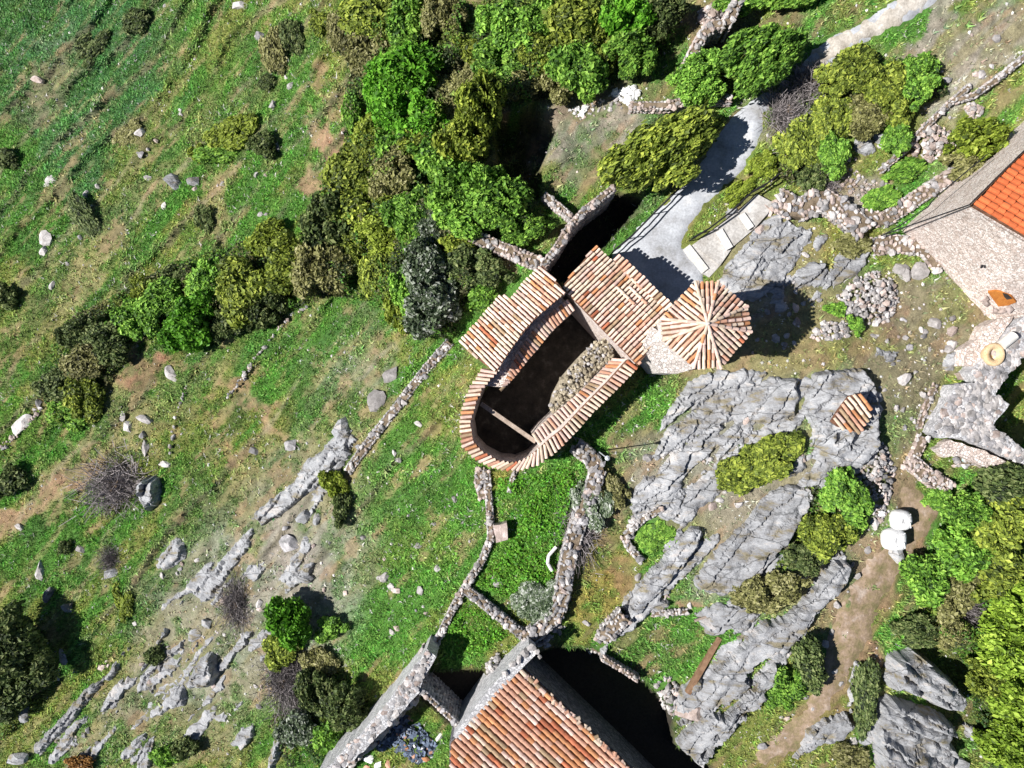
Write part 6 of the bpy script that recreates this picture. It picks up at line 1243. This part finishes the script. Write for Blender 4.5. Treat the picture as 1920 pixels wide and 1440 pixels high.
k = (px > -60) & (px < 1980) & (py > -60) & (py < 1500); x, y, z, px, py = x[k], y[k], z[k], px[k], py[k]
C_ = col_at(x, y); green = (C_[:, 1] / (C_.sum(1) + 1e-6))
k = (rng.random(len(x)) < sstep(.36, .52, green) * .88 + .09) & clear_mask(px, py, x, y)
x, y, z, C_, green = x[k], y[k], z[k], C_[k], green[k]; n = len(x)
clump = fbm(x * .8, y * .8, 91); s = (.05 + .11 * rng.random(n) ** 2) * (.6 + 1.0 * clump)
nb = 3; th0 = rng.uniform(0, 6.283, n)
bright = rng.uniform(.6, 2.4, n)[:, None] * (.7 + .6 * clump[:, None]); hue = rng.normal(0, 1, n)[:, None]
gk = (.12 + .20 * sstep(.40, .56, green))[:, None]; base = C_ * (1 - gk) + np.array([.12, .25, .04]) * gk
tc = base * bright * (1 + hue * np.array([.18, .02, .12])); tc = np.clip(tc, .004, .6)
flower = rng.random(n) < .008 + .03 * (fbm(x * .5, y * .5, 92) > .55); tc[flower] = rng.uniform(.45, .75, (flower.sum(), 1)) * np.array([1, .98, .9])
Vs = []
for b_ in range(nb):
    th = th0 + b_ * 2.094 + rng.uniform(-.5, .5, n); lean = rng.uniform(.5, 1.5, n); l = s * rng.uniform(.7, 1.4, n); wd = s * rng.uniform(.18, .40, n)
    dx, dy = np.cos(th), np.sin(th)
    p0 = np.stack([x - dy * wd, y + dx * wd, z - .01], 1); p1 = np.stack([x + dy * wd, y - dx * wd, z - .01], 1)
    p2 = np.stack([x + dx * l * lean, y + dy * l * lean, z + l * .9], 1); Vs.append(np.stack([p0, p1, p2], 1))
V = np.stack(Vs, 1).reshape(-1, 3); F = np.arange(len(V)).reshape(-1, 3)
m, nt, b = new_mat('grass_blades'); L = nt.links; at = _node(nt, 'ShaderNodeAttribute', attribute_name='tint'); L.new(at.outputs['Color'], b.inputs['Base Color'])
b.inputs['Roughness'].default_value = .6; tr = _node(nt, 'ShaderNodeBsdfTranslucent'); L.new(at.outputs['Color'], tr.inputs[0]); mx = _node(nt, 'ShaderNodeMixShader'); mx.inputs[0].default_value = .2
L.new(b.outputs[0], mx.inputs[1]); L.new(tr.outputs[0], mx.inputs[2]); L.new(mx.outputs[0], nt.nodes['Material Output'].inputs[0])
fc = np.repeat(np.concatenate([tc, np.ones((n, 1))], 1), nb, 0)
me = np_mesh('grass', V, F, m, attrs={'tint': ('FLOAT_COLOR', 'FACE', fc)})
tag(link_mesh('grass', me), 'short meadow grass and weeds covering the slopes', 'grass', kind='stuff')
# low leafy undergrowth that ties the thickets together
UG = [([(640,0),(1275,0),(1262,90),(1140,170),(1040,190),(930,200),(880,300),(920,360),(1015,425),(1000,445),(890,435),(900,520),(850,640),(770,630),(700,570),(560,550),(560,440),(640,290),(650,150)], 60000, 1.7),
 ([(70,740),(120,600),(330,490),(520,430),(640,480),(640,550),(460,620),(380,660),(250,650),(190,760),(120,810)], 22000, 1.1), ([(1740,1040),(1800,960),(1925,870),(1925,1440),(1850,1440),(1820,1330),(1810,1250),(1720,1170)], 24000, 1.6),
 ([(1480,200),(1600,100),(1760,110),(1780,180),(1640,240),(1600,250),(1540,350),(1470,350),(1430,300)], 11000, .5), ([(560,1240),(680,1260),(690,1340),(620,1440),(540,1440),(500,1360)], 5000, .6), ([(0,1150),(90,1180),(90,1320),(0,1400)], 4000, .8),
 ([(1380,830),(1500,830),(1500,880),(1440,900),(1360,910)], 2500, .4), ([(1500,900),(1620,900),(1610,1000),(1500,1060),(1420,1150),(1440,1080)], 4000, .5), ([(925,895),(1010,885),(1070,862),(1092,910),(1072,965),(1052,1040),(1030,1120),(960,1130),(885,1095),(925,1020),(932,960)], 9000, .30), ([(820,1180),(880,1120),(960,1190),(900,1230),(830,1230)], 3000, .35),
 ([(1290,140),(1400,60),(1500,40),(1520,60),(1400,160),(1290,180)], 4000, .8), ([(1180,350),(1260,350),(1330,240),(1290,230)], 2000, .6)]
Vs, Ts = [], []
pal = np.array([(.09, .20, .03), (.16, .22, .04), (.05, .10, .03), (.20, .30, .05), (.13, .13, .06), (.05, .07, .03)])
for poly, cnt, hh in UG:
    P = np.array(poly, float); xx = rng.uniform(P[:, 0].min(), P[:, 0].max(), cnt * 3); yy = rng.uniform(P[:, 1].min(), P[:, 1].max(), cnt * 3)
    d = poly_sd(xx, yy, poly); k = d > 3; xx, yy, d = xx[k][:cnt], yy[k][:cnt], d[k][:cnt]; z = np.zeros(len(xx))
    for _ in range(14):
        wx, wy = (xx - 960) / S * (1 - z / H), (720 - yy) / S * (1 - z / H); z = .5 * z + .5 * hgt(wx, wy)
    z = hgt(wx, wy); m_ = len(xx); f = fbm(wx * .9, wy * .9, 95, 3)
    zt_ = z + hh * np.clip(d / 14, .15, 1) * sstep(.3, .7, f) * rng.uniform(.3, 1.1, m_)
    c_ = np.stack([wx, wy, zt_], 1); nr = rng.normal(size=(m_, 3)) * .7 + np.array([0, 0, 1]); nr /= np.linalg.norm(nr, axis=1)[:, None]
    t_ = np.cross(nr, rng.normal(size=(m_, 3))); t_ /= np.linalg.norm(t_, axis=1)[:, None]; b2_ = np.cross(nr, t_); s_ = rng.uniform(.04, .12, m_)[:, None]
    Vs.append(np.stack([c_ - t_ * s_, c_ - b2_ * s_ * .55, c_ + t_ * s_, c_ + b2_ * s_ * .55], 1).reshape(-1, 3))
    lush_ = poly[0] in ((925,895),(820,1180))
    ci = (fbm(wx * .35, wy * .35, 96) * 12).astype(int) % 6; ci = np.where(rng.random(m_) < .3, rng.integers(0, 6, m_), ci); Ts.append(((np.array([(.12, .30, .03)]) if lush_ else pal[ci]) * (1 + .3 * rng.normal(size=(m_, 3)) * lush_ * .4) * rng.uniform(.5, 1.7, (m_, 1))).clip(.005, .6))
V = np.concatenate(Vs); tc2 = np.concatenate(Ts)
me = np_mesh('undergrowth', V, np.arange(len(V)).reshape(-1, 4), m, attrs={'tint': ('FLOAT_COLOR', 'FACE', np.concatenate([tc2, np.ones((len(tc2), 1))], 1))})
tag(link_mesh('undergrowth', me), 'low tangled leafy undergrowth between the bushes', 'undergrowth', kind='stuff')
# pebbles
N = 26000
x = rng.uniform(-41, 32, N); y = rng.uniform(-25, 30.5, N); z = hgt(x, y); px, py = proj(x, y, z)
dens = .10 + .8 * (1 - sstep(0, 1, np.hypot((px - 480) / 330, (py - 1180) / 260))) + .6 * (px > 1200) * (fbm(x * .4, y * .4, 14) > .5) + .4 * (fbm(x * .5, y * .5, 15) > .6)
k = (px > -30) & (px < 1950) & (py > -30) & (py < 1470) & (rng.random(N) < dens) & clear_mask(px, py, x, y); x, y, z = x[k], y[k], z[k]; n = len(x)
s = .03 + .11 * rng.random(n) ** 3; th = rng.uniform(0, 6.283, n); ring = []
for i in range(5):
    a = th + i * 1.2566; rr_ = s * rng.uniform(.6, 1.1, n); ring.append(np.stack([x + rr_ * np.cos(a), y + rr_ * np.sin(a), z - .01], 1))
top = np.stack([x, y, z + s * .7], 1); V = np.stack(ring + [top], 1).reshape(-1, 3); o_ = np.arange(n)[:, None, None] * 6
F = (o_ + np.array([[i, (i + 1) % 5, 5] for i in range(5)])[None]).reshape(-1, 3)
m, nt, b = new_mat('pebble_stone'); at = _node(nt, 'ShaderNodeAttribute', attribute_name='tint'); nt.links.new(at.outputs['Color'], b.inputs['Base Color'])
v = rng.uniform(.3, .78, (n, 1)); tc = v * (np.array([1, .95, .92]) + rng.normal(0, .03, (n, 3))); fc = np.repeat(np.concatenate([np.clip(tc, 0, .85), np.ones((n, 1))], 1), 5, 0)
me = np_mesh('pebbles', V, F, m, attrs={'tint': ('FLOAT_COLOR', 'FACE', fc)}); tag(link_mesh('pebbles', me), 'tiny pale pebbles strewn over the ground', 'pebbles', kind='stuff')
print('objects', len(bpy.data.objects), 'tris', sum(len(m_.loops) - 2 * len(m_.polygons) for m_ in bpy.data.meshes))
